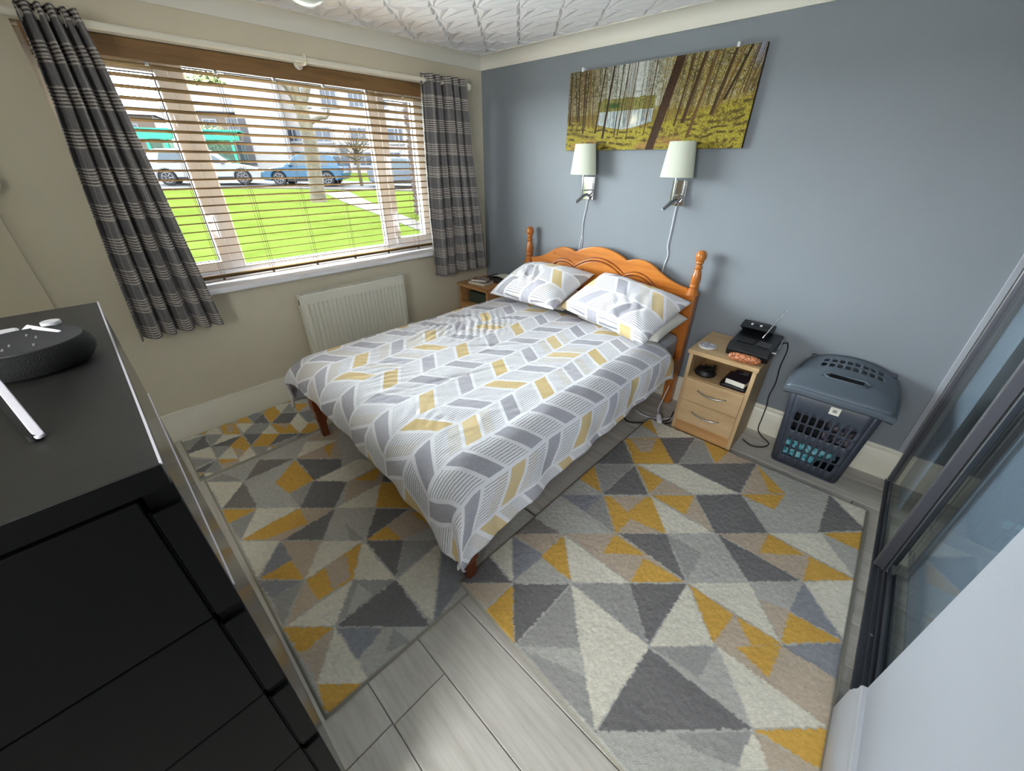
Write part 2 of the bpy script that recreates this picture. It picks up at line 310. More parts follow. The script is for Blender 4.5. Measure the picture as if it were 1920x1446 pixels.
# ------------------------------------------------------------------ room shell
W, YN, HC = 3.46, -3.75, 2.36           # right wall, near wall, ceiling
WY0, WY1, WZ0, WZ1 = -2.68, -.52, .93, 2.13   # window opening
b = B()
b.box(-.26, 0, YN, WY0, -.1, 2.5).box(-.26, 0, WY1, 0, -.1, 2.5).box(-.26, 0, WY0, WY1, -.1, WZ0-.034).box(-.26, 0, WY0, WY1, WZ1, 2.5)
struct('wall_left', b, 'cream')
struct('wall_back', B().box(-.26, 4.3, 0, .15, -.1, 2.5), 'greywall')
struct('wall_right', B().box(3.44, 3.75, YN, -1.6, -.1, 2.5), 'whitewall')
struct('wall_front', B().box(0, 1.75, YN-.12, YN, -.1, 2.5).box(1.75, 3.75, YN-.12, YN, 2.08, 2.5), 'cream')  # opening widened so the added fill light reaches the window wall
struct('wall_unseen', B().box(1.5, 3.9, -5.32, -5.2, -.1, 2.5).box(1.5, 1.6, -5.2, YN-.12, -.1, 2.5).box(3.75, 3.85, -5.2, -1.9, -.1, 2.5), 'cream')  # unseen walls added behind the camera to keep sky light out
b = B().box(-.26, 4.4, -5.32, .15, 2.36, 2.5)
ceiling = struct('ceiling', b, 'ceil')
# wardrobe opening: header board and rear wall behind the mirror doors
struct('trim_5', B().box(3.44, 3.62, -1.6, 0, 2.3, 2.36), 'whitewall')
struct('wall_wardrobe', B().box(4.2, 4.3, -1.9, 0, -.1, 2.5).box(3.75, 4.2, -1.9, -1.8, -.1, 2.5), 'greywall')
# boxed-in panel on the window wall, left of the curtain
struct('trim_6', B().box(0, .03, YN, -3.02, 0, HC).box(.03, .04, YN, -3.32, 0, HC), 'cream')

# embossed ceiling tiles, diamond cells with a fan of rays
def ceiling_tiles():
    A = Vector((.172, .167)); Bv = Vector((.152, -.165)); o0 = Vector((1.059, -.675))
    rays = 4
    shared = None; cnt = 0
    def build(orig):
        a0 = math.atan2(A.y, A.x); a1 = math.atan2(Bv.y, Bv.x)
        pts = []
        for k in range(rays*2+1):                       # far boundary point along each ray
            t = k/(rays*2); ang = a0+(a1-a0)*t; d = Vector((math.cos(ang), math.sin(ang)))
            best = 9
            for (p, q) in ((A, A+Bv), (Bv, A+Bv)):
                e = q-p; det = d.x*(-e.y)-d.y*(-e.x)
                if abs(det) < 1e-9: continue
                s = (p.x*(-e.y)-p.y*(-e.x))/det; u = (d.x*p.y-d.y*p.x)/det
                if s > 0 and -.001 <= u <= 1.001: best = min(best, s)
            pts.append(d*best)
        vs = [(.02, 0, -.004)]; fs = []
        for k, p in enumerate(pts):
            hi = k % 2
            q = p*.16; vs.append((q.x, q.y, -.003-.003*hi))
            q = p*.92; vs.append((q.x, q.y, -.003-.010*hi))
            q = p*.985; vs.append((q.x, q.y, -.002))
            vs.append((p.x, p.y, 0))
        m = len(pts)
        for k in range(m-1):
            i = 1+4*k; j = i+4
            fs += [(0, i, j), (i, i+1, j+1, j), (i+1, i+2, j+2, j+1), (i+2, i+3, j+3, j+2)]
        # raised lips along the two near edges
        for d, nrm in ((A, Vector((A.y, -A.x)).normalized()), (Bv, Vector((-Bv.y, Bv.x)).normalized())):
            o = len(vs); w_ = nrm*.012
            vs += [(0, 0, 0), (w_.x*.5, w_.y*.5, -.0045), (w_.x, w_.y, 0), (d.x, d.y, 0), (d.x+w_.x*.5, d.y+w_.y*.5, -.0045), (d.x+w_.x, d.y+w_.y, 0)]
            fs += [(o, o+3, o+4, o+1), (o+1, o+4, o+5, o+2)]
        return vs, fs
    vs0, fs0 = build(None)
    for i in range(-20, 25):
        for j in range(-20, 25):
            p = o0+A*i+Bv*j
            cs = [p, p+A, p+Bv, p+A+Bv]
            if max(c.x for c in cs) < .06 or min(c.x for c in cs) > 3.4 or max(c.y for c in cs) < -3.0 or min(c.y for c in cs) > -.06: continue
            inside = all(.02 < c.x < 3.43 and c.y < -.02 for c in cs)
            if inside and shared is not None:
                o = bpy.data.objects.new('ceiling_tile', shared); COL.objects.link(o)
            else:
                b = B(); off = (p.x, p.y)
                vs = vs0 if inside else [(min(max(x+p.x, .02), 3.43)-p.x, min(y+p.y, -.02)-p.y, z) for x, y, z in vs0]
                b.add(vs, fs0)
                o = obj('ceiling_tile', b, 'ceil', local=True)
                if inside: shared = o.data
            o.location = (p.x, p.y, HC-.0005); o.parent = ceiling
            cnt += 1
    return cnt
ceiling_tiles()

# coving with mitred corner
prof = [(0, 2.275), (.008, 2.275), (.012, 2.29)]+[(.012+.083*(1-math.cos(t)), 2.29+.058*math.sin(t)) for t in [PI/2*k/7 for k in range(1, 8)]]+[(.108, 2.348), (.108, 2.36), (0, 2.36)]
def sweep(name, f0, f1, mat, prof):
    m = len(prof); vs = [f0(p) for p in prof]+[f1(p) for p in prof]
    fs = [(i, (i+1) % m, m+(i+1) % m, m+i) for i in range(m)]+[tuple(range(m)), tuple(range(2*m-1, m-1, -1))]
    return struct(name, B().add(vs, fs), mat, smooth='auto')
sweep('trim_1', lambda p: (p[0], YN, p[1]), lambda p: (p[0], -p[0], p[1]), 'cove', prof)
sweep('trim_2', lambda p: (p[0], -p[0], p[1]), lambda p: (3.44, -p[0], p[1]), 'cove', prof)
# skirting boards
sk = [(0, 0), (.022, 0), (.022, .145), (.019, .15), (.019, .158), (.014, .166), (.012, .18), (.013, .188), (.009, .198), (0, .2)]
sweep('baseboard_left', lambda p: (p[0], -3.02, p[1]), lambda p: (p[0], -p[0], p[1]), 'gloss', sk)
sweep('baseboard_back', lambda p: (p[0], -p[0], p[1]), lambda p: (4.2, -p[0], p[1]), 'gloss', sk)
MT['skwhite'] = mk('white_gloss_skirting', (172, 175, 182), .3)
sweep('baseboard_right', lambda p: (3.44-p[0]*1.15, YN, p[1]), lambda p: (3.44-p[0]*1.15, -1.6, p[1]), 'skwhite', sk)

# laminate floor: sub-floor plus single boards with recessed joints
n = N('grey_oak_laminate')
oi = n.n('ShaderNodeObjectInfo'); tc = n.n('ShaderNodeTexCoord')
mp = n.n('ShaderNodeMapping'); n.t.links.new(tc.outputs['Object'], mp.inputs[0]); mp.inputs['Scale'].default_value = (1.5, 11, 4)
ad = n.n('ShaderNodeVectorMath', operation='ADD'); n.t.links.new(mp.outputs[0], ad.inputs[0])
cx = n.n('ShaderNodeCombineXYZ'); n.t.links.new(n.math('MULTIPLY', oi.outputs['Random'], 37), cx.inputs[0]); n.t.links.new(n.math('MULTIPLY', oi.outputs['Random'], 91), cx.inputs[1])
n.t.links.new(cx.outputs[0], ad.inputs[1])
f = n.noise(ad.outputs[0], 1.6, 6, .62)
col = n.ramp(f, [(.3, rgb(174, 170, 161)), (.48, rgb(196, 192, 183)), (.7, rgb(208, 204, 196))])
wv = n.n('ShaderNodeTexWave', wave_type='RINGS', rings_direction='Z'); n.t.links.new(ad.outputs[0], wv.inputs[0]); wv.inputs['Scale'].default_value = 1.1; wv.inputs['Distortion'].default_value = 6; wv.inputs['Detail'].default_value = 2
col = n.mix(n.math('MULTIPLY', n.math('POWER', wv.outputs['Fac'], 6), .18), col, rgb(164, 150, 140))
n.set(col, .5, 0, .3); MT['laminate'] = n.m
floor = struct('floor', B().box(-.26, 4.4, -5.32, .15, -.1, -.008), mk('floor_joint', (92, 88, 80), .8))
rows = []; y = .07
k = 0
while y > -3.74:
    y0 = max(y-.21, YN); y1 = min(y, 0)
    # end joints
    x = 0 - random.uniform(.1, 1.2)
    if abs(y0+2.66) < .01: x = 2.37-1.29*2
    while x < 4.2:
        a, c = max(x, 0), min(x+1.29, 4.2)
        if c-a > .03: rows.append((a, c, y0, y1))
        x += 1.29
    y -= .21
y = YN
for a, c, y0, y1 in rows:
    hx, hy = (c-a)/2, (y1-y0)/2; e = .0012; h = .0025
    bb = B(); x0, x1, v0, v1 = -hx+e, hx-e, -hy+e, hy-e
    bb.add([(x0, v0, -.008), (x1, v0, -.008), (x1, v1, -.008), (x0, v1, -.008), (x0, v0, -.002), (x1, v0, -.002), (x1, v1, -.002), (x0, v1, -.002),
            (x0+h, v0+h, 0), (x1-h, v0+h, 0), (x1-h, v1-h, 0), (x0+h, v1-h, 0)],
           [(0, 1, 5, 4), (1, 2, 6, 5), (2, 3, 7, 6), (3, 0, 4, 7), (4, 5, 9, 8), (5, 6, 10, 9), (6, 7, 11, 10), (7, 4, 8, 11), (8, 9, 10, 11)])
    o = obj('floor_board', bb, 'laminate', floor, local=True); o.location = ((a+c)/2, (y0+y1)/2, 0)

# ------------------------------------------------------------------ window
win = thing('window_1', (-.15, (WY0+WY1)/2, WZ0), None, None); win['kind'] = 'structure'
win['label'] = 'wide white framed window with three lights behind the wooden blind'
fx0, fx1 = -.2, -.13
b = B(); fr = .055
b.box(fx0, fx1, WY0, WY1, WZ0, WZ0+.06).box(fx0, fx1, WY0, WY1, WZ1-fr, WZ1).box(fx0, fx1, WY0, WY0+fr, WZ0+.06, WZ1-fr).box(fx0, fx1, WY1-fr, WY1, WZ0+.06, WZ1-fr)
obj('window_frame', b, 'upvc', win, bevel=.004)
for y0, y1 in ((-2.165, -2.105), (-1.0, -.94)):
    obj('mullion', B().box(fx0, fx1, y0, y1, WZ0+.06, WZ1-fr), 'upvc', win, bevel=.004)
def sash(y0, y1, z0, z1, wd, dx=.012):
    b = B()
    b.box(fx0+.01, fx1+dx, y0, y0+wd, z0, z1).box(fx0+.01, fx1+dx, y1-wd, y1, z0, z1).box(fx0+.01, fx1+dx, y0+wd, y1-wd, z0, z0+wd).box(fx0+.01, fx1+dx, y0+wd, y1-wd, z1-wd, z1)
    s = obj('sash', b, 'upvc', win, bevel=.004)
    g = obj('glass_pane', B().box(fx0+.03, fx0+.034, y0+wd*.6, y1-wd*.6, z0+wd*.6, z1-wd*.6), 'glass', s)
    gk = B(); t = .005      # dark gasket line round the glass
    for a in ((y0+wd, y0+wd+t, z0+wd, z1-wd), (y1-wd-t, y1-wd, z0+wd, z1-wd), (y0+wd, y1-wd, z0+wd, z0+wd+t), (y0+wd, y1-wd, z1-wd-t, z1-wd)):
        gk.box(fx0+.035, fx0+.045, *a)
    obj('gasket', gk, 'blackrubber', s)
    return s
z0, z1 = WZ0+.06, WZ1-fr
s1 = sash(WY0+fr, -2.165, z0, z1, .06); s2 = sash(-2.105, -1.0, z0, z1, .014, 0); s3 = sash(-.94, WY1-fr, z0, z1, .055)
for s, yy, zz in ((s1, -2.195, 1.30), (s3, -.915, 1.22), (s3, -.915, 1.03), (s3, -.915, 1.62), (s1, -2.195, 1.80)):
    hb = B().box(-.118, -.108, yy-.012, yy+.012, zz-.02, zz+.035)
    if zz in (1.30, 1.22, 1.62): hb.tube([(-.108, yy, zz+.02), (-.085, yy, zz+.02), (-.08, yy, zz-.1)], .008, 6)
    obj('window_handle', hb, 'whiteplastic', s, bevel=.002)
# inner sill board
b = B().box(-.26, 0, WY0, WY1, WZ0-.034, WZ0).box(0, .075, WY0-.04, WY1+.06, WZ0-.034, WZ0)
sill = struct('trim_3', b, 'upvc', bevel=.008)

# ------------------------------------------------------------------ venetian blind
YB0, YB1 = -2.655, -.545; XB = -.05
bl = thing('venetian_blind', (XB, (YB0+YB1)/2, .98), 'brown wooden venetian blind with slats half open in the wide window', 'blind')
obj('valance', B().box(-.02, -.008, YB0-.005, YB1+.005, 2.045, 2.128), 'valance', bl, bevel=.003)
obj('headrail', B().box(-.08, -.03, YB0, YB1, 2.06, 2.12), 'valance', bl)
pitch = .0463; zt = 2.03; ns = 23
tilt = math.radians(10.5); ca, sa = math.cos(tilt), math.sin(tilt)
hy = (YB1-YB0)/2; sl = B(); wdt, th = .025, .0015
sl.add([(x*ca-z*sa, yy, x*sa+z*ca) for yy in (-hy, hy) for x, z in ((-wdt, -th), (0, -th+.001), (wdt, -th), (wdt, th), (0, th+.001), (-wdt, th))],
       [(0, 1, 7, 6), (1, 2, 8, 7), (2, 3, 9, 8), (3, 4, 10, 9), (4, 5, 11, 10), (5, 0, 6, 11), (5, 4, 3, 2, 1, 0), (6, 7, 8, 9, 10, 11)])
first = None
for i in range(ns):
    if first is None: o = first = obj('slat', sl, 'slat', bl, local=True)
    else:
        o = bpy.data.objects.new('slat', first.data); COL.objects.link(o); o.parent = bl
    o.location = (0, 0, zt-i*pitch-.98)
obj('bottom_rail', B().box(XB-.026, XB+.026, YB0, YB1, .966, .980), 'slat', bl, bevel=.003)
for yc in (-2.26, -1.965, -1.665, -1.37, -1.075, -.78):
    c = B()
    for dx, dy in ((-.027, 0), (.027, 0), (.027, .012)):
        c.tube([(XB+dx, yc+dy, 2.06), (XB+dx, yc+dy, .975)], .0011, 4)
    obj('ladder_cord', c, 'cord', bl)
    obj('rail_button', B().box(XB+.02, XB+.03, yc-.006, yc+.006, .955, .966), 'cord', bl)
    obj('cord_hook', B().box(XB+.02, XB+.032, yc-.008, yc+.008, 2.03, 2.05), 'steel', bl)

# ------------------------------------------------------------------ curtain pole and curtains
pole = thing('curtain_pole', (.1, -1.5, 2.137), 'white curtain pole with round end knobs above the window', 'curtain pole')
obj('rod', B().tube([(.1, -3.0, 2.137), (.1, -.27, 2.137)], .0145, 14), 'gloss', pole, smooth='auto')
for yy in (-.245, -3.02):
    b = B(); pr = [(.012, -.03), (.02, -.026), (.02, -.02), (.013, -.016)]+[(.024*math.sin(t), -.024*math.cos(t)+.008) for t in [PI*(.2+.8*k/8) for k in range(9)]]
    for r, z in []: pass
    L = B().lathe(pr, n=16); s_ = 1 if yy > -1 else -1
    b.add([(.1+x, yy+z*s_, 2.137+y_) for x, y_, z in L.v], L.f); obj('finial', b, 'gloss', pole, smooth=True)
for yy in (-1.513, -.30, -2.9):
    b = B().tube([(0, yy, 2.125), (.1, yy, 2.12)], .011, 10)
    ring = [(.1+.021*math.cos(t), yy, 2.137+.021*math.sin(t)) for t in [2*PI*k/16 for k in range(17)]]
    b.tube(ring, .007, 8, caps=False); L = B().lathe([(.026, 0), (.026, .008), (.012, .014)], n=14)
    b.add([(z, yy+y_, 2.125+x) for x, y_, z in L.v], L.f)
    obj('bracket', b, 'gloss', pole, smooth='auto')

MT['plaid'] = attr_mat('grey_plaid_wool', .95, .5, 900, .001)
def curtain(name, label, edge, x0, amp, nf, cloth_w, seed, zt=2.175, zb=.742, phase=0., top_x=.1):
    nu, nv = 190, 420
    s = np.linspace(0, 1, nu+1)[None, :]; t = np.linspace(0, 1, nv+1)[:, None]
    z = zt+(zb-zt)*t
    yl = np.interp(z, *edge[0])+0*s; yr = np.interp(z, *edge[1])+0*s
    rs = np.random.default_rng(seed)
    wob = s+.018*np.sin(2*PI*s*2.3+rs.uniform(0, 6))+.012*np.sin(5*t+7*s)*t
    # folds: sharp valleys, rounded fronts
    ph = 2*PI*nf*wob+phase
    fold = np.cos(ph)+.22*np.cos(2*ph+.6+.8*t)
    A = amp*(1.0+.25*np.sin(3*s*PI+seed))*(1-.18*t)
    X = x0+A*fold
    Y = yl+(yr-yl)*(s+.035*np.sin(ph*1.0+1.2)*np.minimum(1, t*6+.3))
    Z = z-.012*t*(np.cos(ph+.5)+.4*np.sin(9*s))+0*s
    V = np.stack([X+0*t, Y, Z], -1)
    c0 = np.array([.1, (edge[0][1][0]+edge[1][1][0])/2, zb])
    root = thing(name, tuple(c0), label, 'curtain')
    o = arr_mesh('drape', V-c0, nu, nv, 'plaid', root)
    # plaid in cloth coordinates
    u = s*cloth_w+0*t; v = (zt-z)+0*s
    base = linc((104, 102, 102))*np.ones(u.shape+(3,))
    def blend(mask, c, k):
        nonlocal base
        m = (mask*k)[..., None]; base = base*(1-m)+linc(c)*m
    P = .1545
    q = np.mod(v+.03, P)/P
    band = (q < .47)
    blend((np.mod(q/.47*5.5, 1) < .5) & band, (190, 182, 172), .8)
    blend((np.mod(q/.47*5.5, 1) >= .5) & band, (52, 48, 52), .65)
    uq = np.mod(u, .19)/.19
    for p_, c_, k_ in ((.10, (190, 184, 178), .45), (.16, (190, 184, 178), .4), (.60, (200, 196, 190), .35), (.72, (60, 54, 56), .4), (.80, (60, 54, 56), .35), (.88, (176, 168, 160), .35)):
        blend(np.abs(uq-p_) < .014, c_, k_)
    blend((np.abs(uq-.40) < .10), (84, 70, 68), .5)
    blend(q > 2, (0, 0, 0), 0)
    base *= (.9+.25*vnoise(u, v, seed, 160))[..., None]
    vcol(o, base.reshape(-1, 3))
    m = o.modifiers.new('solid', 'SOLIDIFY'); m.thickness = .003
    # eyelet rings where the cloth crosses the pole
    for k in range(int(nf)+1):
        sc = (k+.25)/nf
        if sc > 1: break
        for sg in (0, .5):
            s2 = sc+sg/nf-.0
            if s2 > 1: continue
            yy = yl[0, 0]+(yr[0, 0]-yl[0, 0])*s2
            ring = [(top_x+.006*math.sin(a), yy+.004*math.cos(a*2), 2.137+.024*math.cos(a)) for a in [2*PI*i/18 for i in range(19)]]
            ring = [(top_x+.024*math.cos(a)*.9, yy, 2.137+.024*math.sin(a)) for a in [2*PI*i/18 for i in range(19)]]
            obj('eyelet', B().tube(ring, .0035, 6, caps=False), 'gloss', root, smooth=True)
    return root
def E(*p):
    p = sorted(p); return ([a for a, _ in p], [q for _, q in p])
curtain('curtain', 'long grey plaid curtain hanging at the left end of the window', (E((2.175, -2.655), (1.83, -2.68), (1.6, -2.71), (1.16, -2.755), (.742, -2.785)), E((2.175, -2.47), (2.0, -2.455), (1.6, -2.435), (1.2, -2.415), (.742, -2.39))), .115, .034, 5.0, 1.0, 3)
curtain('curtain', 'grey plaid curtain hanging at the right end of the window by the corner', (E((2.175, -.70), (1.7, -.715), (1.2, -.735), (.742, -.74)), E((2.175, -.305), (1.7, -.27), (1.2, -.2), (.742, -.15))), .115, .032, 5.0, 1.0, 8, zb=.728, phase=.9)

# ------------------------------------------------------------------ radiator
RY0, RY1, RZ0, RZ1 = -1.885, -1.05, .20, .79
rad = thing('radiator', (.07, (RY0+RY1)/2, RZ0), 'white ribbed panel radiator on the wall under the window', 'radiator')
b = B(); ny = 24; st = (RY1-RY0-.03)/ny; prof = []
yy = RY0+.015
outline = [(RY0, .085), (yy, .098)]
for k in range(ny):
    a = yy+k*st
    outline += [(a+.002, .1), (a+st-.010, .1), (a+st-.007, .092), (a+st-.002, .092)]
outline += [(RY1-.015, .1), (RY1, .085)]
vs = []; fs = []; m = len(outline)
for zz, sc in ((RZ0, 0), (RZ0+.035, 0), (RZ0+.045, 1), (RZ1-.075, 1), (RZ1-.068, 0), (RZ1-.008, 0), (RZ1, -1)):
    for y_, x_ in outline:
        xx = .1 if (sc == 0 and .09 < x_) else x_
        if sc == -1: xx = min(x_, .1)-.008
        vs.append((xx, y_, zz))
for i in range(6):
    for k in range(m-1): fs.append((i*m+k, i*m+k+1, (i+1)*m+k+1, (i+1)*m+k))
obj('front_panel', B().add(vs, fs), 'rad', rad, smooth='auto', solid=.002)
obj('rear_panel', B().box(.035, .045, RY0+.02, RY1-.02, RZ0, RZ1-.01), 'rad', rad)
for y0, y1 in ((RY0-.006, RY0+.008), (RY1-.008, RY1+.006)):
    sp = obj('end_panel', B().box(.032, .097, y0, y1, RZ0+.01, RZ1+.003), 'rad', rad, bevel=.004)
    ym = RY0-.0065 if y0 < -1.5 else RY1+.0065
    obj('vent_slot', B().box(.055, .07, ym-.0006, ym+.0006, RZ1-.07, RZ1-.035), 'void', sp)
b = B()
b.box(.034, .04, RY0+.008, RY1-.008, RZ1-.004, RZ1+.003).box(.09, .096, RY0+.008, RY1-.008, RZ1-.004, RZ1+.003).box(.06, .066, RY0+.008, RY1-.008, RZ1-.008, RZ1-.002)
for k in range(28):
    a = RY0+.02+k*(RY1-RY0-.04)/27; b.box(.04, .09, a-.004, a+.004, RZ1-.008, RZ1-.002)
obj('top_grille', b, 'rad', rad)
b = B().tube([(.06, RY1+.005, RZ0+.03), (.06, RY1+.05, RZ0+.03)], .012, 10).tube([(.06, RY1+.04, .0), (.06, RY1+.04, RZ0+.09)], .009, 10)
obj('pipe', b, 'whiteplastic', rad, smooth='auto')
b = B().lathe([(.012, 0), (.018, .008), (.018, .05), (.012, .058)], (.06, RY1+.045, RZ0+.09), 14); obj('valve_cap', b, 'whiteplastic', rad, smooth='auto')
b = B().tube([(.06, RY0-.005, RZ0+.03), (.06, RY0-.04, RZ0+.03), (.06, RY0-.04, 0)], .009, 10); obj('pipe', b, 'whiteplastic', rad, smooth='auto')
for yy in (RY0+.15, RY1-.15): obj('wall_bracket', B().box(0, .035, yy-.015, yy+.015, RZ0+.08, RZ1-.1), 'rad', rad)

# ------------------------------------------------------------------ mirror sliding doors on the right
def slide_door(name, label, xf, y0, y1, film, fo):
    d = thing(name, (xf, (y0+y1)/2, .012), label, None); d['kind'] = 'structure'
    obj('glass_pane', B().box(xf+.008, xf+.014, y0+.02, y1-.02, .02, 2.29), 'glass', d)
    for a, c in ((y0, y0+.022), (y1-.022, y1)):
        st_ = obj('stile', B().box(xf-.002, xf+.034, a, c, .012, 2.295), 'alu', d, bevel=.002)
        obj('edge_bead', B().box(xf-.006, xf-.002, a+.004, a+.010, .012, 2.295), 'steel', st_)
    obj('rail', B().box(xf+.006, xf+.016, y0+.022, y1-.022, .012, .018), 'alu', d)
    obj('rail', B().box(xf, xf+.03, y0+.022, y1-.022, 2.275, 2.295), 'alu', d)
    f0, f1 = film; nfl = int((f1-f0)/.022); pts = []
    for k in range(nfl):
        a = f0+k*(f1-f0)/nfl; st = (f1-f0)/nfl
        for q in range(4): pts.append((a+st*q/4, xf+fo-.012*math.sin(PI*q/4)))
    pts.append((f1, xf+fo))
    vs = [(x_, y_, zz) for zz in (.001, 2.27) for y_, x_ in pts]; m = len(pts)
    obj('fluted_glass_strip', B().add(vs, [(k, k+1, m+k+1, m+k) for k in range(m-1)]), 'film', d, smooth=True)
    return d
slide_door('door_1', 'glazed sliding wardrobe door nearest the grey wall', 3.462, -.80, -.012, (-.28, -.012), .066)
slide_door('door_2', 'sliding wardrobe door with fluted glass beside the white wall', 3.504, -1.70, -.72, (-1.68, -.70), .088)
obj_ = struct('trim_4', B().box(3.452, 3.540, -1.62, -.8, 0, .004).box(3.452, 3.486, -.8, 0, 0, .004).box(3.452, 3.458, -1.62, 0, .004, .012).box(3.476, 3.481, -1.62, -.8, .004, .012).box(3.494, 3.500, -1.62, -.8, .004, .012).box(3.514, 3.519, -1.62, -.8, .004, .012).box(3.534, 3.540, -1.62, -.8, .004, .012), 'track')
single('wardrobe_mat', B().box(3.498, 3.579, -.70, -.432, .0005, .004), 'whitecloth', 'pale mat on the floor inside the glazed wardrobe', 'mat', bevel=.003)
obj('track_screw', B().lathe([(.006, .004), (.006, .006), (.003, .007)], (3.487, -1.2, 0), 10), 'steel', obj_)
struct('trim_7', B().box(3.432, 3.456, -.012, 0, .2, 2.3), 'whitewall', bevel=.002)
# brush seal between the two doors
obj('seal', B().box(3.4955, 3.503, -.80, -.785, .012, 2.295), 'blackrubber', bpy.data.objects['door_1'])
obj('seal', B().box(3.4985, 3.5025, -.812, -.80, .012, 2.295), 'steel', bpy.data.objects['door_1'])

# ------------------------------------------------------------------ rugs
MT['rug'] = attr_mat('geometric_rug_pile', 1.0, .9, 420, .004, .05)
RC = {'L': (192, 191, 184), 'D': (128, 126, 126), 'K': (142, 137, 132), 'N': (152, 154, 160), 'M': (168, 167, 163), 'G': (192, 191, 184), 'C': (228, 224, 208), 'B': (198, 182, 162), 'Y': (218, 174, 88)}
def inside(px, py, poly):
    r = np.zeros(px.shape, bool); n_ = len(poly)
    for i in range(n_):
        x0, y0 = poly[i]; x1, y1 = poly[(i+1) % n_]
        if y0 == y1: continue
        c = ((y0 > py) != (y1 > py)) & (px < (x1-x0)*(py-y0)/(y1-y0)+x0)
        r ^= c
    return r
def rug(name, label, corners, data, seed, z0=0., res=.0062, basec='G', hgt=.011):
    c = [np.array(p) for p in corners]     # FL, FR, BR, BL
    nu = int(np.linalg.norm(c[1]-c[0])/res); nv = int(np.linalg.norm(c[3]-c[0])/res)
    s = np.linspace(0, 1, nu+1)[None, :, None]; t = np.linspace(0, 1, nv+1)[:, None, None]
    XY = (c[0]*(1-s)+c[1]*s)*(1-t)+(c[3]*(1-s)+c[2]*s)*t
    X, Y = XY[..., 0], XY[..., 1]
    base = np.ones(X.shape+(3,))*linc(RC[basec])
    jx = X+.006*(vnoise(X, Y, seed, 90)-.5)+.004*(vnoise(X, Y, seed+3, 230)-.5); jy = Y+.006*(vnoise(X, Y, seed+1, 90)-.5)+.004*(vnoise(X, Y, seed+4, 230)-.5)
    if isinstance(data, str):
        for item in data.split(';'):
            k = item[0]; q = list(map(int, item[1:].split())); poly = [(q[i]/1000, q[i+1]/1000) for i in range(0, len(q), 2)]
            xs = [p[0] for p in poly]; ys = [p[1] for p in poly]
            mk_ = inside(jx, jy, poly)
            colr = linc(RC[k])*np.ones(3)
            amt = np.ones(X.shape)
            base[mk_] = base[mk_]*(1-amt[mk_][:, None])+colr*amt[mk_][:, None]
    heather = vnoise(X, Y, seed+7, 140)*.5+NP.random(X.shape)*.5
    base *= (.93+.30*heather)[..., None]
    wide = vnoise(X, Y, seed+9, 9); base *= (.95+.1*wide)[..., None]
    H = hgt+.0035*(NP.random(X.shape)-.5)+.002*(vnoise(X, Y, seed+5, 60)-.5)
    edge = np.minimum(np.minimum(s[..., 0], 1-s[..., 0])*nu, np.minimum(t[..., 0], 1-t[..., 0])*nv)
    H = np.where(edge < 2, hgt*.55, H); base = np.where((edge < 2)[..., None], linc((168, 164, 150)), base)
    H = np.where(edge < 1, .0005, H)
    cc = (c[0]+c[1]+c[2]+c[3])/4; org = np.array([cc[0], cc[1], z0])
    V = np.stack([X, Y, H+z0], -1)-org
    o = arr_mesh(name, V, nu, nv, 'rug'); o.location = org
    vcol(o, base.reshape(-1, 3))
    return tag(o, label, 'rug')
rug('rug', 'large triangle patterned rug on the right, in front of the oak bedside cabinet', [(2.139, -2.195), (3.432, -2.272), (3.409, -.416), (2.147, -.415)], RUG1, 11, z0=.0125)
rug('rug', 'triangle patterned rug across the foot of the bed, beside the black chest', [(.578, -2.812), (2.195, -2.812), (2.222, -1.66), (.578, -1.66)], RUG2, 23, res=.0064)
rug('rug', 'narrow triangle patterned rug between the window wall and the rug at the bed foot', [(.03, -2.83), (.57, -2.83), (.57, -1.73), (.03, -1.73)], RUG3, 37, res=.0058)

# ------------------------------------------------------------------ bed
BX0, BX1, BYF, BYH = .655, 2.145, -2.125, -.075
bed = thing('double_bed', (1.4, -1.1, 0), 'orange pine double bed with scalloped headboard against the grey wall', 'bed')
def post(x):
    b = B(); w_ = .033
    b.box(x-w_, x+w_, BYH-w_, BYH+w_, 0, .845)
    b.lathe([(w_*1.38, .845), (w_*1.30, .85), (.030, .885), (.024, .892), (.030, .90), (.031, .91), (.026, .918), (.029, .93), (.031, .95), (.027, .985), (.021, 1.01), (.019, 1.018), (.025, 1.024), (.025, 1.031), (.019, 1.036),
             (.017, 1.046), (.022, 1.055), (.026, 1.06), (.022, 1.066), (.027, 1.075), (.0325, 1.09), (.033, 1.104), (.028, 1.122), (.016, 1.133), (0, 1.137)], (x, BYH, 0), 20)
    return obj('bed_post', b, 'pinez', bed, smooth='auto', bevel=.004)
post(.655); post(2.128)
ctr = 1.385
def scallop(pts, zb, y0, y1, name, mat, bev, x_half=None):
    half = [(0, pts[0][1])]+pts[1:]
    full = [(ctr-d, z) for d, z in reversed(half[1:])]+[(ctr+d, z) for d, z in half]
    # smooth between the cusps
    poly = full+[(ctr+half[-1][0], zb), (ctr-half[-1][0], zb)]
    return B().prism(poly, 'y', y0, y1)
def arc_pts(keys, n_=7):
    out = []
    for (d0, z0), (d1, z1), bow in keys:
        for k in range(n_):
            t = k/n_; out.append((d0+(d1-d0)*t, z0+(z1-z0)*t+bow*4*t*(1-t)))
    out.append(keys[-1][1]); return out
top = arc_pts([((0, 1.060), (.232, .996), .016), ((.232, .996), (.50, .955), .040), ((.50, .955), (.71, .885), -.012)])
low = arc_pts([((0, .952), (.225, .868), .022), ((.225, .868), (.49, .822), .052), ((.49, .822), (.66, .70), -.006)])
obj('headboard', scallop(top, .42, BYH-.012, BYH+.016, 'headboard', 'pine', .006), 'pine', bed, bevel=.007)
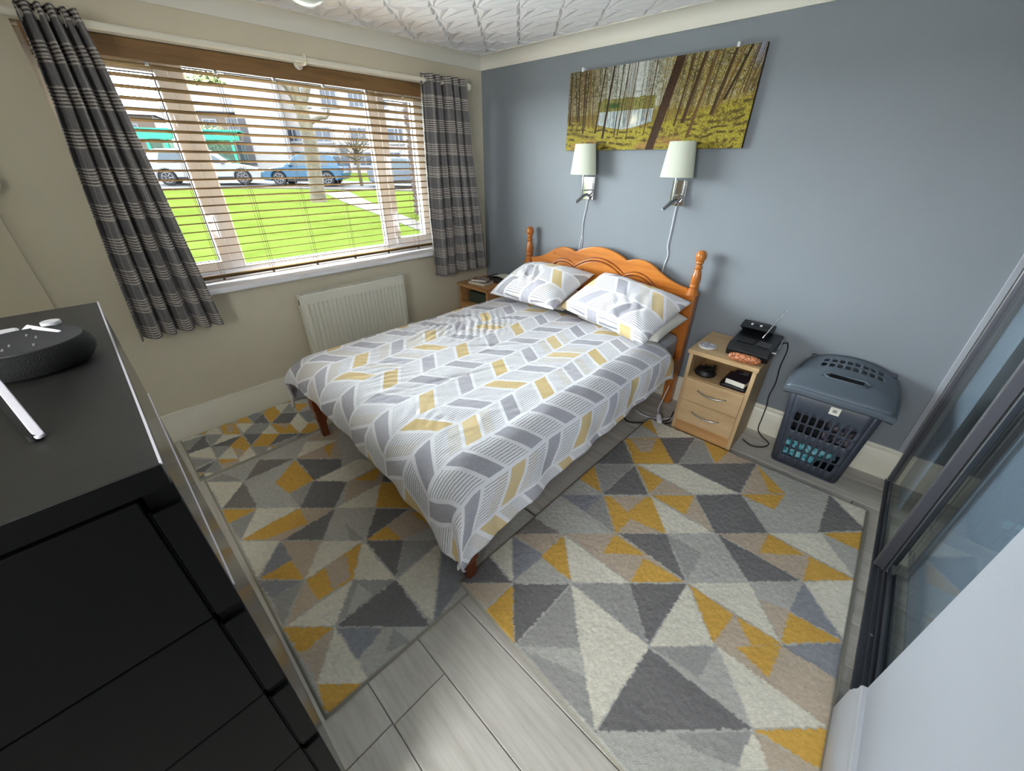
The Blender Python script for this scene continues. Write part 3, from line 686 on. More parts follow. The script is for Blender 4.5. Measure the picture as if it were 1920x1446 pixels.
# moulded field: a routed groove (dark step) and the raised inner panel
def ribbon(pts, zoff, y0, y1, wd):
    b = B(); half = pts; full = [(ctr-d, z) for d, z in reversed(half[1:])]+[(ctr+d, z) for d, z in half]
    path = [(x, y0, z+zoff) for x, z in full]; b.tube(path, wd, 8); return b
obj('inner_panel', scallop(low, .44, BYH-.022, BYH-.012, 'p', 'pine', 0), 'pine', bed, bevel=.006)
obj('moulding', ribbon(low, .016, BYH-.013, 0, .010), 'pine', bed, smooth=True)
obj('groove', ribbon(low, .0285, BYH-.0115, 0, .0035), 'pineleg', bed, smooth=True)
obj('groove', ribbon(low, .0035, BYH-.0215, 0, .003), 'pineleg', bed, smooth=True)
for x in (BX0+.0, BX1-.0):
    s_ = 1 if x < 1 else -1
    obj('side_rail', B().box(x-.014, x+.014, BYF+.03, BYH-.03, .27, .385), 'pine', bed, bevel=.005)
obj('foot_rail', B().box(BX0+.03, BX1-.03, BYF-.014, BYF+.014, .27, .385), 'pine', bed, bevel=.005)
for x in (.663, 2.15):
    b = B(); y = BYF-.008
    b.lathe([(.029, 0), (.031, .02), (.034, .11), (.040, .125), (.044, .13), (.044, .15), (.041, .16), (.046, .20), (.053, .215), (.053, .40)], (x, y, .0115), 4, rot=PI/4)
    obj('leg', b, 'pineleg', bed, smooth=False, bevel=.006)
b = B()
for k in range(9): b.box(BX0+.02, BX1-.02, -2.0+k*.225, -1.9+k*.225, .345, .36)
obj('bed_slats', b, 'pine', bed); bpy.data.objects['bed_slats']['kind'] = 'stuff'

def rounded_box(x0, x1, y0, y1, z0, z1, r, n_=5):
    b = B(); poly = []
    for cx, cy, a0 in ((x1-r, y1-r, 0), (x0+r, y1-r, PI/2), (x0+r, y0+r, PI), (x1-r, y0+r, 1.5*PI)):
        for k in range(n_): a = a0+PI/2*k/(n_-1); poly.append((cx+r*math.cos(a), cy+r*math.sin(a)))
    b.prism(poly, 'z', z0, z1); return b
mt = single('mattress', rounded_box(.675, 2.125, -2.10, -.10, .362, .565, .05), 'mattress', 'grey sheeted mattress showing at the head of the bed by the right post', 'mattress', bevel=.035, smooth='auto')

# duvet cover pattern: chevron columns of solid and striped parallelograms, in cloth metres (UV)
def chevron_mat(name, pw=.165, per=.2525, u0=1.535, v0=.8525, sk=.108, rot=False):
    n = N(name); uv = n.n('ShaderNodeUVMap', uv_map='UVMap'); sp = n.n('ShaderNodeSeparateXYZ'); n.t.links.new(uv.outputs[0], sp.inputs[0])
    m = n.math; jit = n.noise(uv.outputs[0], 45, 2)
    U = m('ADD', sp.outputs[0], m('MULTIPLY', m('SUBTRACT', jit, .5), .006)); V = sp.outputs[1]
    if rot: U, V = V, U
    c = m('DIVIDE', m('SUBTRACT', U, u0), pw); colu = m('FLOOR', c); s = m('FRACT', c)
    par = m('MULTIPLY', m('FRACT', m('MULTIPLY', colu, .5)), 2); par = m('ROUND', par)
    skew = m('ADD', s, m('MULTIPLY', par, m('SUBTRACT', 1, m('MULTIPLY', s, 2))))
    vp = m('ADD', V, m('MULTIPLY', skew, sk))
    q = m('DIVIDE', m('ADD', m('ADD', vp, v0), m('MULTIPLY', par, .1175)), per)
    k = m('FLOOR', m('ADD', q, .5)); d = m('ABSOLUTE', m('MULTIPLY', m('SUBTRACT', q, k), per))
    ins = m('MULTIPLY', m('GREATER_THAN', s, .055), m('LESS_THAN', s, .945))
    sol = m('MULTIPLY', ins, m('LESS_THAN', d, .0425))
    stc = m('MULTIPLY', ins, m('GREATER_THAN', d, .0635))
    line = m('LESS_THAN', m('FRACT', m('MULTIPLY', s, pw/.0128)), .27)
    st = m('MULTIPLY', stc, line)
    grp = m('FLOOR', m('MULTIPLY', m('ADD', colu, .5), .5))
    alt = m('FRACT', m('MULTIPLY', m('ADD', k, m('MULTIPLY', par, m('FRACT', m('MULTIPLY', grp, .5)))), .5))
    alt = m('GREATER_THAN', m('ABSOLUTE', m('SUBTRACT', alt, .5)), .26)       # 1 when k is even
    cb = n.n('ShaderNodeCombineXYZ'); n.t.links.new(colu, cb.inputs[0]); n.t.links.new(k, cb.inputs[1])
    wnz = n.n('ShaderNodeTexWhiteNoise', noise_dimensions='2D'); n.t.links.new(cb.outputs[0], wnz.inputs[0])
    gold = n.mix(wnz.outputs['Value'], rgb(220, 194, 134), rgb(228, 206, 156))
    grey = n.mix(wnz.outputs['Value'], rgb(172, 172, 182), rgb(196, 195, 205))
    solc = n.mix(alt, grey, gold)
    # woven hatch on the solid cells
    h1 = n.noise(n.coord('UV', (40, 420, 1), (0, 0, .5)), 1, 1); h2 = n.noise(n.coord('UV', (420, 40, 1), (0, 0, .35)), 1, 1)
    hh = m('GREATER_THAN', m('MAXIMUM', h1, h2), .60)
    solc = n.mix(m('MULTIPLY', hh, .30), solc, rgb(226, 224, 226))
    white = rgb(248, 248, 253)
    tint = n.mix(m('MULTIPLY', m('MULTIPLY', stc, m('GREATER_THAN', wnz.outputs['Value'], .72)), .35), white, rgb(232, 218, 190))
    colr = n.mix(st, tint, rgb(160, 162, 170)); colr = n.mix(sol, colr, solc)
    n.set(colr, .9, 0, .15)
    n.bump(n.noise(n.coord('Object'), 55, 3), .12, .004)
    return n.m
MT['duvet'] = chevron_mat('chevron_duvet_cotton')
def uv_from(o, UV):
    l = o.data.uv_layers.new(name='UVMap'); idx = np.zeros(len(o.data.loops), np.int32); o.data.loops.foreach_get('vertex_index', idx)
    l.data.foreach_set('uv', UV[idx].astype(np.float32).ravel())

def duvet():
    u0, u1, v0, v1 = .26, 2.425, -2.42, -.36
    ex0, ex1, ey = .72, 2.03, -2.035
    nu, nv = 220, 200
    u = np.linspace(u0, u1, nu+1)[None, :]+np.zeros((nv+1, 1)); v = np.linspace(v0, v1, nv+1)[:, None]+np.zeros((1, nu+1))
    v = np.where(v < ey, ey+(v-ey)*(.74+.32*np.clip((u-.6)/1.5, 0, 1)**2), v); u = np.where(u > ex1, ex1+(u-ex1)*np.interp(v, [-2.1, -1.3, -.36], [1.12, .96, .88]), u)
    du = np.where(u > ex1, u-ex1, np.where(u < ex0, u-ex0, 0.)); dv = np.where(v < ey, v-ey, 0.)
    d = np.hypot(du, dv); dd = np.maximum(d, 1e-6)
    # drop profile: quarter ellipse then straight down
    a_, b_ = .185, .15; Lq = .265
    t = np.clip(d/Lq, 0, 1)*PI/2
    ho = a_*np.sin(t); dr = b_*(1-np.cos(t)); ex = np.maximum(d-Lq, 0); dr = dr+ex*.985; ho = ho+ex*.10
    # left side falls in a rounder bulge
    def prof(q):
        tq = np.clip(q/Lq, 0, 1)*PI/2; e_ = np.maximum(q-Lq, 0)
        return a_*np.sin(tq)+e_*.10, b_*(1-np.cos(tq))+e_*.985
    rn = np.hypot(np.where(du > 0, du, 0)/.40, dv/.37); sc_ = np.where(rn > 1.22, 1.22/np.maximum(rn, 1e-6), 1.0)
    inc = (du > 0) & (dv < 0); du = np.where(inc, du*sc_, du); dv = np.where(inc, dv*sc_, dv); u = np.where(inc, ex1+du, u); v = np.where(inc, ey+dv, v)
    d = np.hypot(du, dv); dd = np.maximum(d, 1e-6)
    hx, zx = prof(np.abs(du)); hy_, zy = prof(np.abs(dv))
    X = np.where(u > ex1, ex1, np.where(u < ex0, ex0, u))+hx*np.sign(du)
    Y = np.where(v < ey, ey, v)-hy_
    Z = .602-(zx**1.6+zy**1.6+1e-12)**(1/1.6)
    # folds on the overhang
    ang = np.arctan2(dv, du)
    amp = np.clip((d-.10)/.25, 0, 1)
    along = np.where(np.abs(du) > np.abs(dv), v, u)
    rip = amp*(.005*np.sin(along*17+1.0)+.004*np.sin(along*31+.5))
    corner = (np.abs(du) > .03) & (np.abs(dv) > .03)
    cw = np.clip(np.abs(du)/.12, 0, 1)*np.clip(np.abs(dv)/.12, 0, 1)
    rip = rip*(1-cw)+cw*amp*(.022+.014*np.sin(ang*9.0+1.2))
    X += rip*du/dd; Y += rip*dv/dd
    # soft top: padding, creases, the rumpled patch by the radiator
    flat = np.clip(1-d/.2, 0, 1)
    Z += flat*(.010*(vnoise(u, v, 5, 4.2)-.5)+.006*(vnoise(u+v*.4, v, 6, 11)-.5)+.004*(vnoise(u*2.2-v, v*.7+u, 8, 17)-.5))
    for (cx_, cy_, rx, ry, an, hgt) in ((1.0, -1.05, .22, .28, .8, .020), (.85, -1.35, .2, .2, .4, .014), (1.2, -1.9, .3, .15, -.5, .006), (1.7, -2.0, .22, .12, .6, .006)):
        g = np.exp(-((u-cx_)/rx)**2-((v-cy_)/ry)**2); ph = (u*math.cos(an)+v*math.sin(an))*62+3*vnoise(u, v, 12, 9)
        Z += flat*g*hgt*(np.abs(np.sin(ph))**.7-.5)
    # quilting crease lines
    for (px_, py_, an, k_) in ((1.3, -1.3, .9, .006), (1.05, -1.55, -.35, .005), (1.5, -1.75, 1.25, .005), (1.7, -1.2, .2, .003)):
        dist = (u-px_)*math.sin(an)-(v-py_)*math.cos(an); al = (u-px_)*math.cos(an)+(v-py_)*math.sin(an)
        Z -= flat*k_*np.exp(-(dist/.012)**2)*np.exp(-(al/.45)**2)
    # head end tucks down under the pillows
    hd = np.clip((v+.46)/.10, 0, 1); Z -= .03*hd*hd
    X += .004*np.sin(v*9); 
    org = np.array([1.4, -1.3, .36])
    o = arr_mesh('duvet', np.stack([X, Y, Z], -1)-org, nu, nv, 'duvet'); o.location = org
    uv_from(o, np.stack([u, v], -1).reshape(-1, 2))
    m = o.modifiers.new('solid', 'SOLIDIFY'); m.thickness = .014; m.offset = -1
    return tag(o, 'white duvet with grey and gold chevron print spread over the bed', 'duvet')
duvet()

def pillow(name, label, mat, loc, rot, wx, wy, h, uvo, seed, flange=.0, rumple=None, uvrot=False, cat='pillow'):
    nu, nv = 70, 50
    a = np.linspace(-1, 1, nu+1)[None, :]+np.zeros((nv+1, 1)); b_ = np.linspace(-1, 1, nv+1)[:, None]+np.zeros((1, nu+1))
    th = (np.clip(1-np.abs(a)**2.6, 0, 1)*np.clip(1-np.abs(b_)**2.6, 0, 1))**.5
    pin = 1-.055*(1-a*a)*0; xx = a*wx/2*(1-.05*(1-b_**2)*np.abs(a)); yy = b_*wy/2*(1-.07*(1-a**2)*np.abs(b_))
    wr = .010*(vnoise(a*1.2, b_, seed, 2.3)-.5)+.006*(vnoise(a*3, b_*1.5, seed+2, 3.1)-.5)
    zt_ = h*.62*th+wr*th
    if rumple:
        g = np.exp(-((a-rumple[0])/.42)**2-((b_-rumple[1])/.6)**2)
        zt_ += g*th*.022*(np.abs(np.sin(9*a+4*b_+4*vnoise(a, b_, seed+5, 3)))-.5)
    zb_ = -h*.38*th
    # sag the far corners a little
    top_ = np.stack([xx, yy, zt_], -1); bot = np.stack([xx, yy, zb_], -1)
    V = np.concatenate([top_.reshape(-1, 3), bot.reshape(-1, 3)])
    i = np.arange(nu)[None, :]+np.arange(nv)[:, None]*(nu+1); F = np.stack([i, i+1, i+nu+2, i+nu+1], -1).reshape(-1, 4)
    n1 = (nu+1)*(nv+1); F2 = (F+n1)[:, ::-1]
    me = bpy.data.meshes.new(name); me.from_pydata(V.tolist(), [], F.tolist()+F2.tolist()); me.materials.append(MT[mat])
    o = bpy.data.objects.new(name, me); COL.objects.link(o)
    uvp = np.stack([xx+uvo[0], yy+uvo[1]], -1).reshape(-1, 2); uv_from(o, np.concatenate([uvp, uvp]))
    bm = bmesh.new(); bm.from_mesh(me); bmesh.ops.remove_doubles(bm, verts=bm.verts, dist=.0004); bm.to_mesh(me); bm.free()
    me.polygons.foreach_set('use_smooth', np.ones(len(me.polygons), bool))
    o.location = loc; o.rotation_euler = rot
    return tag(o, label, cat)
MT['pillowprint'] = chevron_mat('chevron_pillow_cotton', pw=.165, per=.285, u0=0, v0=0, sk=.115, rot=True)
R_ = math.radians
pillow('pillow', 'plain cream pillow peeping out under the right patterned pillow', 'whitecloth', (1.83, -.31, .668), (R_(8), R_(0), R_(-3)), .64, .40, .19, (0, 0), 61)
pillow('pillow', 'plain white pillow lying under the left patterned pillow', 'whitecloth', (1.05, -.285, .655), (R_(8), 0, R_(2)), .56, .34, .13, (0, 0), 62)
pillow('patterned_pillow', 'left chevron patterned pillow with crumpled middle against the headboard', 'pillowprint', (1.035, -.375, .765), (R_(21), R_(-3), R_(-4)), .72, .50, .19, (.30, .08), 63, rumple=(-.15, -.2))
pillow('patterned_pillow', 'right chevron patterned pillow with two gold blocks against the headboard', 'pillowprint', (1.775, -.37, .762), (R_(22), R_(4), R_(-8)), .74, .50, .18, (.83, .03), 66, rumple=(.25, -.7))

# ------------------------------------------------------------------ bedside cabinets
def cabinet(name, label, x0, x1, y0, z1, om, os_, yb=-.03):
    c = thing(name, ((x0+x1)/2, (y0+yb)/2, 0), label, 'bedside cabinet'); t = .022; zs = z1-.19
    obj('cabinet_top', B().box(x0-.008, x1+.008, y0-.018, yb+.02, z1-.026, z1), om, c, bevel=.002)
    for a in (x0, x1-t): obj('side_panel', B().box(a, a+t, y0, yb, 0, z1-.026), os_, c, bevel=.001)
    obj('shelf', B().box(x0+t, x1-t, y0+.012, yb, zs-.018, zs), om, c)
    obj('back_panel', B().box(x0+t, x1-t, yb-.008, yb, .02, z1-.026), om, c)
    zd = [(.092, (zs+.072)/2-.002), ((zs+.072)/2+.002+.02, zs-.004)]
    zm = (.092+zs-.004)/2
    for za, zc in ((.094, zm-.0015), (zm+.0015, zs-.003)):
        d = obj('drawer', B().box(x0+t+.001, x1-t-.001, y0-.004, y0+.014, za, zc), om, c, bevel=.001)
        xm = (x0+x1)/2; zz = (za+zc)/2+.012; hw = .088
        pts = [(xm+hw*q, y0-.006-.020*(1-abs(q)**2.5), zz-.012*(1-q*q)) for q in [k/8-1 for k in range(17)]]
        obj('handle', B().tube(pts, [.0035+.002*(1-abs(k/8-1)) for k in range(17)], 6), 'steel', d, smooth=True)
    obj('plinth', B().box(x0+t, x1-t, y0+.006, y0+.02, 0, .088), 'oakwarm', c)
    return c
cabinet('bedside_cabinet', 'light oak bedside cabinet with two drawers right of the bed', 2.308, 2.695, -.402, .612, 'oak', 'oaky')
cabinet('bedside_cabinet', 'warm oak bedside cabinet with an open shelf in the corner left of the bed', .035, .44, -.405, .60, 'oakwarm', 'oakwarm')

# things on the right cabinet
def disc(cx, cy, z, r, h): return B().lathe([(r*.96, 0), (r, .002), (r, h-.002), (r*.96, h)], (cx, cy, z), 32)
co = single('coaster', disc(2.372, -.305, .6125, .052, .012), 'whiteplastic', 'round white coaster with grey tile print on the right bedside cabinet', 'coaster', smooth='auto')
b = B()
for i in range(-3, 4):
    for j in range(-3, 4):
        x, y = i*.0135, j*.0135
        if math.hypot(x, y) > .045 or (i*j) % 3 == 2: continue
        s_ = .0052 if (i+j) % 2 else .0038
        b.box(2.372+x-s_, 2.372+x+s_, -.305+y-s_, -.305+y+s_, .6243, .6249)
pr = obj('print', b, mk('grey_coaster_print', (104, 104, 124), .5), co); pr['label'] = 'grey tile pattern print on the coaster'
rad_ = thing('clock_radio', (2.585, -.21, .612), 'black cassette radio with raised lid and aerial on the right bedside cabinet', 'radio')
rx0, rx1, ry0, ry1, rz = 2.487, 2.715, -.335, -.06, .612
b = B().prism([(ry0, rz+.004), (ry0-.012, rz+.045), (ry0+.02, rz+.078), (ry1, rz+.098), (ry1, rz+.004)], 'x', rx0, rx1)
body = obj('radio_body', b, 'blackplastic', rad_, bevel=.006)
obj('speaker_grille', B().box(rx0+.03, rx0+.12, ry0+.05, ry0+.14, rz+.082, rz+.0865), 'blackmesh', body)
b = B()
for k in range(9): b.box(rx0+.135, rx1-.02, ry0+.05+k*.011, ry0+.055+k*.011, rz+.083, rz+.0868)
obj('vents', b, 'mesh_top', body)
b = B().prism([(-.085, rz+.095), (-.150, rz+.128), (-.152, rz+.134), (-.062, rz+.150), (-.058, rz+.143), (-.075, rz+.12), (-.07, rz+.095)], 'x', rx0-.004, rx1-.055)
lid = obj('lid', b, 'blackplastic', rad_, bevel=.004)
for xx in (rx0+.045, rx0+.095): obj('button', B().box(xx, xx+.012, -.112, -.096, rz+.139, rz+.1465), 'whiteplastic', lid)
b = B()
for k in range(7): b.box(rx0+.02+k*.02, rx0+.034+k*.02, -.093, -.078, rz+.142, rz+.150)
obj('keys', b, 'mesh_top', lid)
obj('aerial', B().tube([(2.628, -.175, rz+.096), (2.645, -.158, rz+.15), (2.668, -.135, rz+.215), (2.690, -.112, rz+.262)], [.0048, .004, .0032, .0025], 8), 'chrome', rad_, smooth='auto')
obj('aerial_tip', B().lathe([(.002, 0), (.0045, .004), (.004, .012), (0, .014)], (2.690, -.112, rz+.258), 10), 'chrome', rad_, smooth=True)
obj('side_knob', B().tube([(rx1, -.225, rz+.04), (rx1+.014, -.225, rz+.04)], .011, 12), 'chrome', rad_, smooth='auto')
obj('carry_handle', B().tube(smooth_path([(rx1+.004, -.235, rz+.03), (rx1+.012, -.22, rz+.06), (rx1+.012, -.16, rz+.085), (rx1+.004, -.1, rz+.09)]), .003, 6), 'steel', rad_)
# pebble patterned glasses case
n = N('orange_pebble_leather'); vo = n.n('ShaderNodeTexVoronoi', feature='DISTANCE_TO_EDGE'); n.put(vo.inputs['Vector'], n.coord('Object')); vo.inputs['Scale'].default_value = 42
e_ = n.ramp(vo.outputs['Distance'], [(.03, rgb(120, 62, 36)), (.10, rgb(206, 134, 92))]); n.set(e_, .45)
bp = n.n('ShaderNodeBump'); bp.inputs['Strength'].default_value = .6; bp.inputs['Distance'].default_value = .003; n.put(bp.inputs['Height'], n.ramp(vo.outputs['Distance'], [(0, (0, 0, 0, 1)), (.15, (1, 1, 1, 1))])); n.put(n.b.inputs['Normal'], bp.outputs[0])
MT['pebble'] = n.m
b = B(); L = B().lathe([(0, -.086), (.014, -.083), (.023, -.072), (.028, -.05), (.029, 0), (.028, .05), (.023, .072), (.014, .083), (0, .086)], n=24)
an = R_(4)
b.add([(2.605+z*math.cos(an)-y*math.sin(an), -.375+y*math.cos(an)+z*math.sin(an), .6115+max(0, x*.78+.0226)) for x, y, z in L.v], L.f)
single('glasses_case', b, 'pebble', 'orange pebble patterned glasses case in front of the black radio', 'case', smooth=True)
# in the right cabinet's open shelf (zs = .422)
zs = .422
bk = thing('book', (2.635, -.25, zs), 'thick dark paperback with white page edges on the right cabinet shelf', 'book')
def book(t, cx, cy, z, wx, wy, h, rz, cover, pages='paper', pname='cover'):
    c_, s_ = math.cos(rz), math.sin(rz)
    def tr(bb): bb.v = [(cx+x*c_-y*s_, cy+x*s_+y*c_, z+zz) for x, y, zz in bb.v]; return bb
    obj('page_block', tr(B().box(-wx/2+.003, wx/2-.003, -wy/2+.002, wy/2-.003, .002, h-.002)), pages, t)
    obj('cover', tr(B().box(-wx/2, wx/2, -wy/2, wy/2, h-.002, h).box(-wx/2, wx/2, -wy/2, wy/2, 0, .002).box(-wx/2, -wx/2+.002, -wy/2, wy/2, 0, h)), cover, t, bevel=.0005)
book(bk, 2.605, -.285, zs+.021, .115, .17, .034, R_(-6), 'darkbook')
ttl = B()
for k in range(4): ttl.box(2.585+k*.012, 2.593+k*.012, -.25, -.243, zs+.0552, zs+.0556)
ttl.box(2.60, 2.63, -.225, -.215, zs+.0552, zs+.0556)
obj('cover_print', ttl, mk('pale_cover_print', (170, 170, 180), .5), bk)
single('black_pouch', rounded_box(2.515, 2.668, -.385, -.16, zs, zs+.0205, .02), 'blackplastic', 'flat black pouch under the dark paperback on the cabinet shelf', 'pouch', bevel=.005)
b = B(); rs = random.Random(3)
for k in range(6):
    pts = [(2.40+rs.uniform(-.05, .05), -.30+rs.uniform(-.06, .06), zs+.012+rs.uniform(0, .045)) for _ in range(5)]
    b.tube(smooth_path(pts, 5), .006, 6)
b.add(*(lambda L: ([(2.40+x*1.0, -.30+y*.9, zs+.002+z) for x, y, z in L.v], L.f))(B().lathe([(.06, 0), (.066, .012), (.055, .035), (.03, .046), (0, .048)], n=18)))
single('cable_bundle', b, 'blackcable', 'tangled black cable and charger on the left of the cabinet shelf', 'cable', smooth='auto')

# left cabinet: dark green box in the open part, books and papers on top
single('storage_box', rounded_box(.10, .345, -.345, -.12, .41, .515, .008), 'green', 'dark green box inside the left bedside cabinet', 'box', bevel=.003)
def coverprint(name, seed, cols):
    n = N(name); v = n.noise(n.coord('Object'), 28, 3); n.set(n.ramp(v, [(.3, rgb(*cols[0])), (.45, rgb(*cols[1])), (.55, rgb(*cols[2])), (.68, rgb(*cols[3]))]), .3); return n.m
MT['mag1'] = coverprint('printed_magazine_cover', 1, ((24, 34, 58), (60, 80, 110), (196, 176, 160), (90, 40, 36)))
MT['mag2'] = coverprint('printed_paperback_cover', 2, ((34, 30, 30), (130, 80, 50), (210, 196, 184), (40, 44, 70)))
t1 = thing('paperback_book', (.22, -.33, .60), 'blue covered paperback at the bottom of the pile on the left cabinet', 'book'); book(t1, .225, -.285, .6005, .20, .145, .022, R_(8), 'mag1')
t2 = thing('paperback_book', (.2, -.3, .6225), 'paperback with a portrait cover on top of the pile on the left cabinet', 'book'); book(t2, .205, -.275, .6230, .15, .115, .018, R_(28), 'mag2')
t3 = thing('tray', (.30, -.11, .60), 'dark woven tray behind the paperbacks on the left cabinet', 'tray')
MT['weave'] = mk('dark_woven_tray', (62, 54, 50), .8, var=.3, vs=60, bump=.5, bs=150)
b = B().box(.20, .43, -.185, -.045, .601, .606)
for a in ((.20, .43, -.185, -.179), (.20, .43, -.051, -.045), (.20, .206, -.179, -.051), (.424, .43, -.179, -.051)): b.box(*a, .606, .648)
obj('tray_body', b, 'weave', t3, bevel=.002)
b = B(); b.grid(lambda u, v: (.24+.17*u+.02*v, -.17+.11*v, .650+.018*math.sin(u*2.6)+.004*v), 8, 3); single('paper_sheet', b, 'paper', 'folded white paper lying across the woven tray', 'paper', solid=.0012)
single('coaster', disc(.39, -.355, .6005, .042, .006), 'oakwarm', 'small round wooden coaster at the corner of the left cabinet', 'coaster', smooth='auto')

# ------------------------------------------------------------------ wall lamps
def lamp(xc, label, tx):
    t = thing('wall_lamp', (xc, -.02, 1.45), label, 'wall lamp', 'chrome wall lamps over the headboard')
    obj('wall_plate', B().box(xc-.047, xc+.047, -.022, -.0005, 1.375, 1.527), 'chrome', t, bevel=.002)
    xs = xc+tx; ys = -.095
    pl = [(.106, .064, 1.543), (.0815, .056, 1.734)]
    vs = []; n_ = 40
    for r0, r1, z in ((.103, .0625, 1.543), (.1035, .063, 1.545), (.079, .0545, 1.732), (.0785, .054, 1.734)):
        for k in range(n_): vs.append((xs+r0*math.cos(2*PI*k/n_), ys+r1*math.sin(2*PI*k/n_), z))
    fs = [(i*n_+k, i*n_+(k+1) % n_, (i+1)*n_+(k+1) % n_, (i+1)*n_+k) for i in range(3) for k in range(n_)]
    obj('lamp_shade', B().add(vs, fs), 'shade', t, smooth='auto', solid=.002)
    obj('bulb', B().lathe([(.012, 0), (.014, .03), (.028, .06), (.03, .08), (.022, .1), (0, .108)], (xs, ys, 1.56), 14), 'whiteplastic', t, smooth=True)
    obj('stem', B().tube([(xs, ys, 1.415), (xs, ys, 1.57)], .0085, 12), 'chrome', t, smooth='auto')
    obj('arm', B().tube([(xc, -.022, 1.44), (xc, ys, 1.44), (xs, ys, 1.44)] if abs(tx) > .001 else [(xc, -.022, 1.44), (xc, ys, 1.44)], .006, 10).tube([(xc-.04, -.03, 1.44), (xc+.04, -.03, 1.44)], .003, 8), 'chrome', t, smooth='auto')
    b = B().tube([(xc+.012, -.022, 1.40), (xc+.010, -.05, 1.412), (xc-.005, -.075, 1.405), (xc-.03, -.10, 1.372), (xc-.042, -.112, 1.358)], [.010, .011, .012, .011, .010], 10)
    h_ = obj('reading_light', b, 'darkchrome', t, smooth='auto')
    obj('led_lens', B().tube([(xc-.042, -.112, 1.358), (xc-.044, -.114, 1.3555)], .008, 10), 'whiteplastic', h_)
    return t
lamp(1.182, 'chrome wall lamp with cream shade above the left side of the headboard', -.01)
lamp(1.872, 'chrome wall lamp with cream shade above the right side of the headboard', .0)
ca_ = B().tube(smooth_path([(1.170, -.008, 1.375), (1.168, -.008, 1.33), (1.150, -.007, 1.22), (1.150, -.006, 1.12), (1.135, -.007, 1.02), (1.13, -.006, .95)]), .0035, 6)
ca_.tube(smooth_path([(1.150, -.006, 1.12), (1.156, -.006, 1.07), (1.145, -.006, .95)]), .0028, 6)
single('lamp_cable', ca_, 'whitecable', 'white cable hanging from the left wall lamp', 'cable', smooth=True)
ca_ = B().tube(smooth_path([(1.872, -.008, 1.375), (1.870, -.008, 1.33), (1.868, -.007, 1.2), (1.866, -.006, 1.12), (1.880, -.006, 1.06), (1.866, -.006, .98), (1.862, -.006, .88)]), .0035, 6)
single('lamp_cable', ca_, 'whitecable', 'white cable hanging from the right wall lamp', 'cable', smooth=True)

